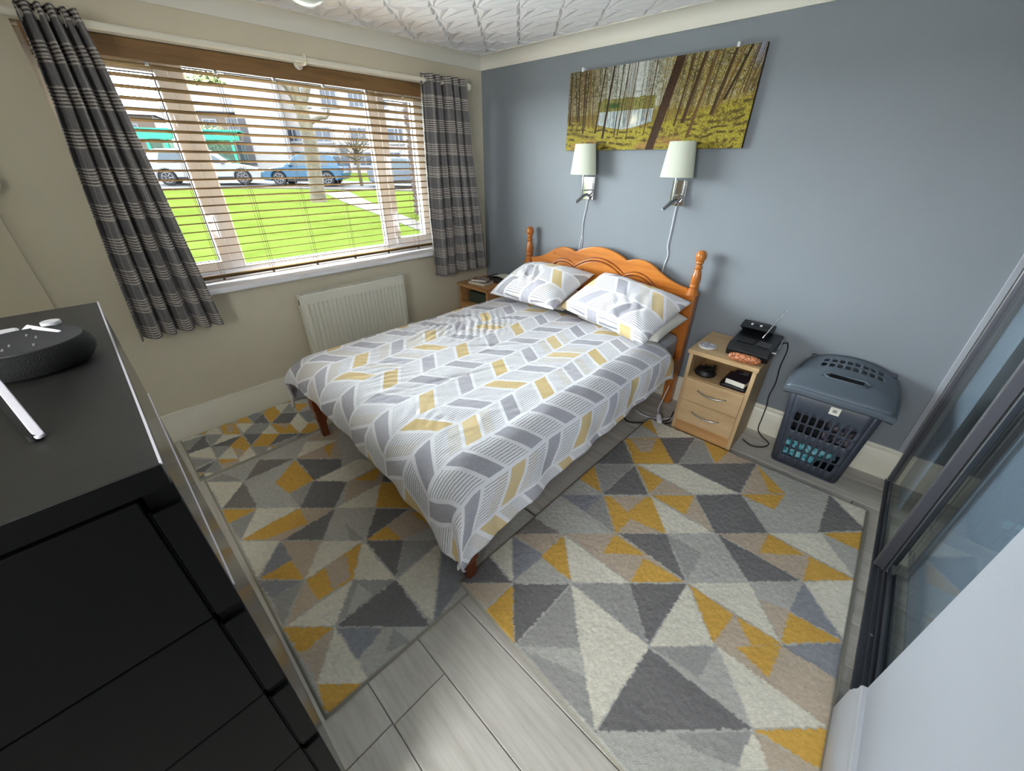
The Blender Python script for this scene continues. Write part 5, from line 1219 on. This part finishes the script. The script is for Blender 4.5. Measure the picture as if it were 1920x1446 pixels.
MT['rubber'] = mk('tyre_rubber', (30, 30, 34), .8)
MT['wheelrim'] = mk('silver_wheel_rim', (120, 120, 124), .4, .4)
MT['carglass'] = mk('dark_car_glass', (58, 74, 86), .1)
MT['carlamp'] = mk('car_lamp', (120, 120, 120), .2); MT['redlamp'] = mk('red_car_lamp', (110, 20, 16), .3); MT['yplate'] = mk('yellow_plate', (140, 110, 20), .5)
def car(label, rear, front, paint, hgt, long_hood=True, dark_low=True, rearplate=False):
    """rear / front: ground points of the two ends on the near side"""
    r = Vector((*rear, 0)); f = Vector((*front, 0)); L = (f-r).length; ang = math.atan2(f.y-r.y, f.x-r.x)
    t = thing('car', ((r.x+f.x)/2, (r.y+f.y)/2, gz((r.x+f.x)/2)+.02), label, 'car', rz=ang)
    t.rotation_euler = (0, 0, ang)
    h = L/2; wdt = 1.75; H = hgt
    low = .22; belt = H*.60
    def arch(cx): return [(cx+.36*math.cos(a), low+.10+.36*math.sin(a)) for a in [PI*k/8 for k in range(9)]]
    wf, wr = h-.82, -h+.80
    bodyp = [(-h+.05, low+.1), (-h, low+.35), (-h+.02, belt), (-h+.12, belt+.02)]+[(h-1.25, belt+.03), (h-.55, belt-.06), (h-.12, belt-.20), (h, low+.32), (h-.04, low+.05)]+[(wf+.38, low)]+arch(wf)+[(wf-.38, low), (wr+.38, low)]+arch(wr)+[(wr-.38, low)]
    b = B().prism(bodyp, 'y', -wdt/2, wdt/2); obj('car_body', b, paint, t, local=True, bevel=.05)
    rf = [(-h+.12, belt-.01), (-h+.42, H-.07), (-h+.75, H), (h-2.15, H), (h-1.75, H-.07), (h-1.10, belt)]
    vs = []; 
    for y_, ins in ((-wdt/2+.03, 1), (wdt/2-.03, 1)):
        for x_, z_ in rf: k = (z_-belt)/(H-belt); vs.append((x_, y_*(1-.16*max(0, k)), z_))
    m = len(rf); fs = [(i, (i+1) % m, m+(i+1) % m, m+i) for i in range(m)]+[tuple(range(m-1, -1, -1)), tuple(range(m, 2*m))]
    cab = obj('cabin', B().add(vs, fs), paint, t, local=True, bevel=.03)
    for s_ in (-1, 1):
        for x0, x1, x2, x3 in ((-h+.62, -h+.80, h-2.72, h-2.80), (h-2.70, h-2.64, h-2.06, h-1.32)):
            y_ = lambda k: s_*((wdt/2-.03)*(1-.16*k)+.006)
            z0, z1 = belt+.03, H-.09; k0, k1 = .06, .8
            obj('side_window', B().add([(x0, y_(k0), z0), (x3, y_(k0), z0), (x2, y_(k1), z1), (x1, y_(k1), z1)], [(0, 1, 2, 3)] if s_ < 0 else [(3, 2, 1, 0)]), 'carglass', cab, local=True, solid=.006)
        obj('mirror', B().lathe([(0, -.09), (.06, -.07), (.08, 0), (.06, .07), (0, .09)], (h-1.5, s_*(wdt/2+.06), belt+.08), 10), paint, t, local=True, smooth=True)
        for cx_ in (wf, wr):
            wb = B(); Lh = B().lathe([(.20, -.1), (.31, -.1), (.325, -.06), (.325, .06), (.31, .1), (.20, .1)], n=24)
            wb.add([(cx_+x, s_*(wdt/2-.10)+z, .325+y) for x, y, z in Lh.v], Lh.f); wh = obj('wheel', wb, 'rubber', t, local=True, smooth='auto')
            rb = B()
            for k in range(7):
                a = 2*PI*k/7; rb.tube([(cx_+.04*math.cos(a), s_*(wdt/2-.005), .325+.04*math.sin(a)), (cx_+.215*math.cos(a), s_*(wdt/2-.005), .325+.215*math.sin(a))], .028, 5)
            ring = [(cx_+.215*math.cos(2*PI*k/20), s_*(wdt/2-.005), .325+.215*math.sin(2*PI*k/20)) for k in range(21)]
            rb.tube(ring, .02, 6, caps=False); obj('wheel_rim', rb, 'wheelrim', wh, local=True)
    k0 = (belt+.04-belt)/(H-belt)
    obj('windscreen', B().add([(h-1.12, -.66, belt+.05), (h-1.12, .66, belt+.05), (h-1.70, .60, H-.10), (h-1.70, -.60, H-.10)], [(0, 1, 2, 3)]), 'carglass', cab, local=True, solid=.02)
    obj('rear_window', B().add([(-h+.15, -.62, belt+.06), (-h+.15, .62, belt+.06), (-h+.38, .58, H-.12), (-h+.38, -.58, H-.12)], [(3, 2, 1, 0)]), 'carglass', cab, local=True, solid=.03)
    for s_ in (-.62, .62):
        obj('headlamp', B().box(h-.30, h-.06, s_-.15, s_+.15, belt-.30, belt-.17), 'carlamp', t, local=True, bevel=.03)
        obj('tail_lamp', B().box(-h-.01, -h+.10, s_-.12, s_+.12, belt-.22, belt-.02), 'redlamp', t, local=True, bevel=.02)
    obj('sill', B().box(wr+.38, wf-.38, -wdt/2-.01, wdt/2+.01, low-.02, low+.13), 'rubber', t, local=True)
    if rearplate: obj('number_plate', B().box(-h-.02, -h, -.26, .26, low+.38, low+.49), 'yplate', t, local=True)
    return t
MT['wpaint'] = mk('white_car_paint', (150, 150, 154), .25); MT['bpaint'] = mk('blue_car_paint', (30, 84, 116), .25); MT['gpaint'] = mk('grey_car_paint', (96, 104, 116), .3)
car('white estate car parked facing right on the road beyond the lawn', (-23.55, .45), (-22.05, 4.80), 'wpaint', 1.48)
car('light blue hatchback parked behind the tree trunk on the road', (-19.45, 8.10), (-21.95, 5.05), 'bpaint', 1.42)
car('grey blue car with yellow number plate at the right end of the road', (-18.85, 9.05), (-16.6, 12.3), 'gpaint', 1.40, rearplate=True)

n = N('pale_brick'); br = n.n('ShaderNodeTexBrick'); tc = n.n('ShaderNodeTexCoord'); n.t.links.new(tc.outputs['UV'], br.inputs[0])
def brick_mat(name, c1, c2, mortar, sc=4.4):
    n = N(name); br = n.n('ShaderNodeTexBrick'); br.inputs['Scale'].default_value = sc
    n.put(br.inputs['Vector'], n.coord('Object', (1, 1, 1), (PI/2, 0, 0))); br.inputs['Color1'].default_value = rgb(*c1); br.inputs['Color2'].default_value = rgb(*c2); br.inputs['Mortar'].default_value = rgb(*mortar)
    br.inputs['Mortar Size'].default_value = .03; n.set(br.outputs['Color'], .9); return n.m
MT['brickA'] = brick_mat('mauve_brick', (98, 88, 90), (108, 96, 98), (120, 114, 114))
MT['brickB'] = brick_mat('pink_brick', (110, 92, 86), (120, 100, 92), (126, 116, 110))
MT['render'] = mk('pale_pink_render', (124, 110, 100), .9, var=.04)
MT['roof'] = mk('grey_roof_tiles', (112, 110, 116), .9, var=.1, vs=6)
MT['hwhite'] = mk('white_house_trim', (150, 150, 154), .6); MT['hglass'] = mk('house_window_glass', (62, 70, 86), .15)
def house(name, label, base, dirv, parts, base_z):
    ang = math.atan2(dirv[1], dirv[0])
    t = thing(name, (base[0], base[1], base_z), label, 'house', rz=ang); t.rotation_euler = (0, 0, ang); parts(t); return t
def hwin(t, s, z, w_, h_, panes=2, y=0):
    f = B(); e = .07
    f.box(s, s+w_, y-.05, y+.02, z, z+e).box(s, s+w_, y-.05, y+.02, z+h_-e, z+h_).box(s, s+e, y-.05, y+.02, z+e, z+h_-e).box(s+w_-e, s+w_, y-.05, y+.02, z+e, z+h_-e)
    st = (w_-2*e)/panes
    for k in range(1, panes): f.box(s+e+k*st-.03, s+e+k*st+.03, y-.05, y+.02, z+e, z+h_-e)
    f.box(s-.08, s+w_+.08, y-.12, y+.0, z-.07, z)
    o = obj('window', f, 'hwhite', t, local=True)
    for k in range(panes): obj('pane', B().box(s+e+k*st+(.03 if k else 0), s+e+(k+1)*st-(.03 if k < panes-1 else 0), y-.02, y-.005, z+e, z+h_-e), 'hglass', o, local=True)
def pL(t):
    obj('wall', B().box(.45, 3.3, 0, 3, -.6, 7.2), 'brickA', t, local=True)
    obj('gable', B().prism([(.45, 7.2), (3.3, 7.2), (1.9, 8.6)], 'y', 0, 3), 'brickA', t, local=True)
    obj('roof', B().prism([(.2, 7.1), (1.9, 8.75), (3.55, 7.1), (3.55, 7.3), (1.9, 9.0), (.2, 7.3)], 'y', -.3, 3.2), 'roof', t, local=True)
    obj('rear_wing', B().box(-3.6, .45, .6, 3.6, -.6, 3.7), 'render', t, local=True)
    obj('wing_roof', B().prism([(.3, 3.62), (3.6, 5.3), (3.6, 5.0), (.3, 3.5)], 'x', -3.8, .47), 'roof', t, local=True)
    obj('gutter', B().box(-3.8, .45, .22, .34, 3.55, 3.68), 'hwhite', t, local=True)
    hwin(t, -1.75, 2.55, .85, .6, 2, .6); hwin(t, -.35, 2.5, .75, .75, 2, .6); hwin(t, -.2, .6, .8, 1.3, 2, .6)
    obj('downpipe', B().tube([(3.24, -.06, -.5), (3.24, -.06, 7.1)], .05, 6), 'hwhite', t, local=True)
    obj('wall_panel', B().box(.5, .95, -.06, 0, .4, 3.2), mk('grey_cladding', (78, 76, 82), .8), t, local=True)
house('house_gable', 'mauve brick house end with a lower pink wing, left of the tree', (-33, 7), (1, 2), pL, .9)
def pR(t):
    obj('wall', B().box(-.6, 11.5, 0, 4, -.8, 6.3), 'brickB', t, local=True)
    obj('roof', B().prism([(-.4, 6.1), (2, 7.9), (4.3, 6.1), (4.3, 6.3), (2, 8.2), (-.4, 6.3)], 'x', -.8, 11.7), 'roof', t, local=True)
    obj('gutter', B().box(-.7, 11.6, -.18, -.05, 6.05, 6.18), 'hwhite', t, local=True)
    for s in (.75, 2.7, 4.6, 6.2, 8.4): hwin(t, s, 4.1, 1.15, 1.1, 3)
    for s in (-.35, 1.75, 4.3, 7.0, 9.2): hwin(t, s, 1.9, 1.25, 1.0, 2)
    for s in (-.4, 1.7, 4.2, 6.4): hwin(t, s, .35, 1.5, 1.0, 3)
    obj('downpipe', B().tube([(1.45, -.06, -.5), (1.45, -.06, 6.1)], .05, 6), 'hwhite', t, local=True)
    obj('downpipe', B().tube([(7.9, -.06, -.5), (7.9, -.06, 6.1)], .06, 6), 'hwhite', t, local=True)
    obj('door_canopy', B().box(3.3, 4.1, -.6, 0, 1.75, 1.9), 'hwhite', t, local=True); obj('front_door', B().box(3.4, 3.95, -.04, .02, -.6, 1.7), 'hglass', t, local=True)
house('house_terrace', 'long pink brick terrace house behind the tree and the blue car', (-32.5, 10.5), (1, 1.3), pR, .9)
def pF(t):
    obj('wall', B().box(0, 9, 0, 6, -1, 3.4), 'render', t, local=True); obj('roof', B().prism([(-.3, 3.3), (6.3, 3.3), (3, 4.6)], 'x', -.3, 9.3), 'roof', t, local=True)
    for s in (1, 3.8, 6.6): hwin(t, s, 1.6, 1.3, 1.1, 2)
house('house_distant', 'distant pale house behind the green shelter at the far left of the window', (-47, -4), (1, 3.2), pF, 1.4)

# green framed shelter with clear panels
sh = thing('green_shelter', (-31, 2.4, gz(-31)), 'turquoise green framed shelter with clear panels behind the white car', 'shelter', rz=math.atan2(2.2, 1)); sh.rotation_euler = (0, 0, math.atan2(2.2, 1))
MT['gframe'] = mk('turquoise_frame', (24, 168, 134), .5)
n = N('clear_shelter_panel'); n.t.nodes.remove(n.b); tb = n.n('ShaderNodeBsdfTransparent'); db = n.n('ShaderNodeBsdfDiffuse'); db.inputs[0].default_value = rgb(120, 128, 124); tb.inputs[0].default_value = (.7, .95, .86, 1)
mx = n.n('ShaderNodeMixShader'); mx.inputs[0].default_value = .22; n.t.links.new(tb.outputs[0], mx.inputs[1]); n.t.links.new(db.outputs[0], mx.inputs[2]); n.t.links.new(mx.outputs[0], n.out.inputs[0]); MT['gpanel'] = n.m
for s in (-.55, .35, 2.1, 3.75): obj('post', B().box(s-.08, s+.08, -.06, .06, 0, 2.2), 'gframe', sh, local=True)
obj('fascia', B().box(-.9, 4.2, -.1, .1, 1.85, 2.3), 'gframe', sh, local=True); obj('shelter_roof', B().box(-1, 4.3, -.2, 1.6, 2.3, 2.38), 'gframe', sh, local=True)
for a, c in ((-.45, .25), (.45, 2.0), (2.2, 3.65)): obj('panel', B().box(a, c, -.01, .01, .15, 1.85), 'gpanel', sh, local=True)

# trees
MT['bark'] = mk('mottled_bark', (112, 104, 86), .95, var=.35, vs=5, bump=.6, bs=18, bd=.03)
MT['twig'] = mk('pale_twigs', (84, 74, 48), .95)
def leaf_mat(name, a, c): 
    n = N(name); oi = n.n('ShaderNodeNewGeometry'); n.set(n.mix(oi.outputs['Random Per Island'], rgb(*a), rgb(*c)), .8, 0, .2); return n.m
MT['leafy'] = leaf_mat('spring_green_leaf', (120, 150, 50), (170, 186, 90)); MT['ochre'] = leaf_mat('ochre_bud', (130, 104, 50), (150, 130, 70)); MT['yleaf'] = leaf_mat('yellow_green_leaf', (150, 150, 40), (120, 140, 40))
def leaves(name, parent, mat, c, r, nl, size, seed, shell=.35):
    rs = np.random.default_rng(seed); b = B()
    for k in range(nl):
        d = rs.normal(size=3); d /= np.linalg.norm(d); q = np.array(c)+d*np.array(r)*(shell+(1-shell)*rs.random())**.6
        u = rs.normal(size=3); u /= np.linalg.norm(u); v = np.cross(u, d); v /= (np.linalg.norm(v)+1e-6); sz = size*rs.uniform(.6, 1.3)
        b.add([q-u*sz, q+v*sz*.5, q+u*sz, q-v*sz*.5], [(0, 1, 2, 3)])
    o = obj(name, b, mat, parent, recalc=False); o['kind'] = 'stuff'; return o
tr = thing('street_tree', (-13.9, 4.11, .2), 'big bare tree with mottled trunk on the lawn in front of the window', 'tree')
b = B(); b.tube(smooth_path([(-13.9, 4.05, .05), (-13.9, 4.08, .35), (-13.89, 4.11, .8), (-13.88, 4.16, 1.6), (-13.85, 4.2, 2.3), (-13.87, 4.16, 3.0), (-13.9, 4.12, 3.5)], 4), [.36, .335, .31, .295, .285, .28, .275, .27, .265, .26, .255, .25, .25, .245, .245, .24, .24, .24, .235, .235, .23, .23, .22, .22, .21][:25], 14)
obj('trunk', b, 'bark', tr, smooth='auto')
for pts, r0 in (([(-13.88, 4.14, 2.9), (-13.91, 4.02, 3.4), (-14.0, 3.85, 3.8), (-14.2, 3.35, 4.25), (-14.6, 2.5, 4.9)], .13), ([(-13.88, 4.15, 3.2), (-13.75, 4.45, 3.8), (-13.6, 4.8, 4.6), (-13.4, 5.4, 5.8)], .15), ([(-13.9, 4.12, 3.3), (-13.95, 4.1, 4.2), (-14.1, 4.0, 5.6), (-14.2, 4.1, 7.0)], .15), ([(-13.86, 4.25, 2.75), (-13.65, 4.62, 2.95), (-13.55, 4.85, 2.98), (-13.5, 4.95, 3.2)], .09), ([(-13.6, 4.8, 4.6), (-13.9, 4.9, 5.4), (-14.0, 5.2, 6.3)], .07), ([(-13.9, 4.05, 3.2), (-13.6, 3.6, 3.9), (-13.3, 3.1, 4.3)], .08)):
    p = smooth_path(pts, 4); obj('branch', B().tube(p, [r0*(1-.6*k/(len(p)-1)) for k in range(len(p))], 9), 'bark', tr, smooth='auto')
leaves('young_leaves', tr, 'leafy', (-14.0, 4.5, 4.6), (1.0, 1.5, .8), 160, .07, 5)
sp_ = thing('sapling', (-19.3, 8.75, gz(-19.3)), 'small twiggy tree with ochre buds right of the big trunk', 'tree')
rs = random.Random(9); b = B().tube([(-19.3, 8.75, .4), (-19.32, 8.72, 1.6), (-19.35, 8.7, 2.2)], [.09, .075, .06], 8); obj('trunk', b, 'bark', sp_, smooth='auto')
b = B()
for k in range(46):
    a = rs.uniform(0, 2*PI); e = rs.uniform(.3, 1.2); p = Vector((-19.34, 8.71, rs.uniform(1.4, 2.3))); d = Vector((math.cos(a)*math.cos(e), math.sin(a)*math.cos(e), math.sin(e)))
    q = p+d*rs.uniform(.5, .9); q2 = q+(d+Vector((rs.uniform(-.4, .4), rs.uniform(-.4, .4), rs.uniform(-.1, .5))))*.45; b.tube([p, q, q2], [.022, .014, .006], 4)
o = obj('twigs', b, 'twig', sp_); o['kind'] = 'stuff'
leaves('buds', sp_, 'ochre', (-19.34, 8.75, 2.6), (.85, .85, .85), 260, .035, 6)
g1 = thing('garden_tree', (-41, 8.6, gz(-41)), 'leafy green tree rising behind the low wing of the mauve house', 'tree')
obj('trunk', B().tube([(-41, 8.6, 1.0), (-41, 8.6, 4.5)], .2, 8), 'bark', g1, smooth='auto'); leaves('foliage', g1, 'leafy', (-41, 8.6, 6.0), (1.9, 2.6, 1.7), 3000, .22, 7)
sh2 = thing('yellow_shrub', (-32.6, 6.0, gz(-32.6)), 'yellow green shrub beside the green shelter', 'shrub')
obj('stem', B().tube([(-32.6, 6.0, .7), (-32.6, 6.0, 2.2)], .06, 6), 'bark', sh2); leaves('foliage', sh2, 'yleaf', (-32.7, 5.6, 2.9), (.7, 1.4, .8), 700, .09, 8)

# brick end wall close by on the right: each brick its own piece
bw = thing('brick_wall', (-8.2, 5.30, gz(-8.2)-.05), 'red brown brick wall end with pale mortar at the right of the window view', 'wall')
obj('mortar_core', B().box(-9.16, -6.0, 5.252, 5.6, -.1, 4.2), mk('pale_mortar', (150, 140, 132), .9), bw)
MT['brick1'] = mk('brown_brick', (92, 74, 66), .9, var=.12, vs=20); MT['brick2'] = mk('dark_brown_brick', (76, 62, 58), .9, var=.12, vs=20)
proto = [None, None]
for r in range(44):
    for k in range(6):
        x = -9.165+.1075+k*.225+(.1125 if r % 2 else 0)
        z = .03+r*.0765; i = (r*7+k*3+(r*k) % 5) % 2
        if proto[i] is None: o = obj('brick', B().box(-.1075, .1075, -.02, .02, -.0325, .0325), ('brick1', 'brick2')[i], bw, local=True); proto[i] = o
        else: o = bpy.data.objects.new('brick', proto[i].data); COL.objects.link(o); o.parent = bw
        o.location = Vector((x, 5.25+random.uniform(-.003, .003), z))-bw.location

# shared phrases for the repeats
GROUPS = {'rug': 'triangle patterned rugs on the laminate floor', 'curtain': 'grey plaid curtains at the window', 'car': 'cars parked on the road outside', 'patterned_pillow': 'chevron patterned pillows on the bed',
          'pillow': 'plain pillows under the patterned ones', 'bedside_cabinet': 'oak bedside cabinets beside the bed', 'paperback_book': 'paperbacks piled on the left cabinet', 'crumpled_shirt': 'laundry inside the hamper',
          'lamp_cable': 'white cables hanging from the wall lamps', 'floor_cable': 'cables on the floor beside the bed'}
for o in list(S.objects):
    if o.parent is None and 'category' in o.keys():
        k = o.name.split('.')[0]
        if k in GROUPS: o['group'] = GROUPS[k]
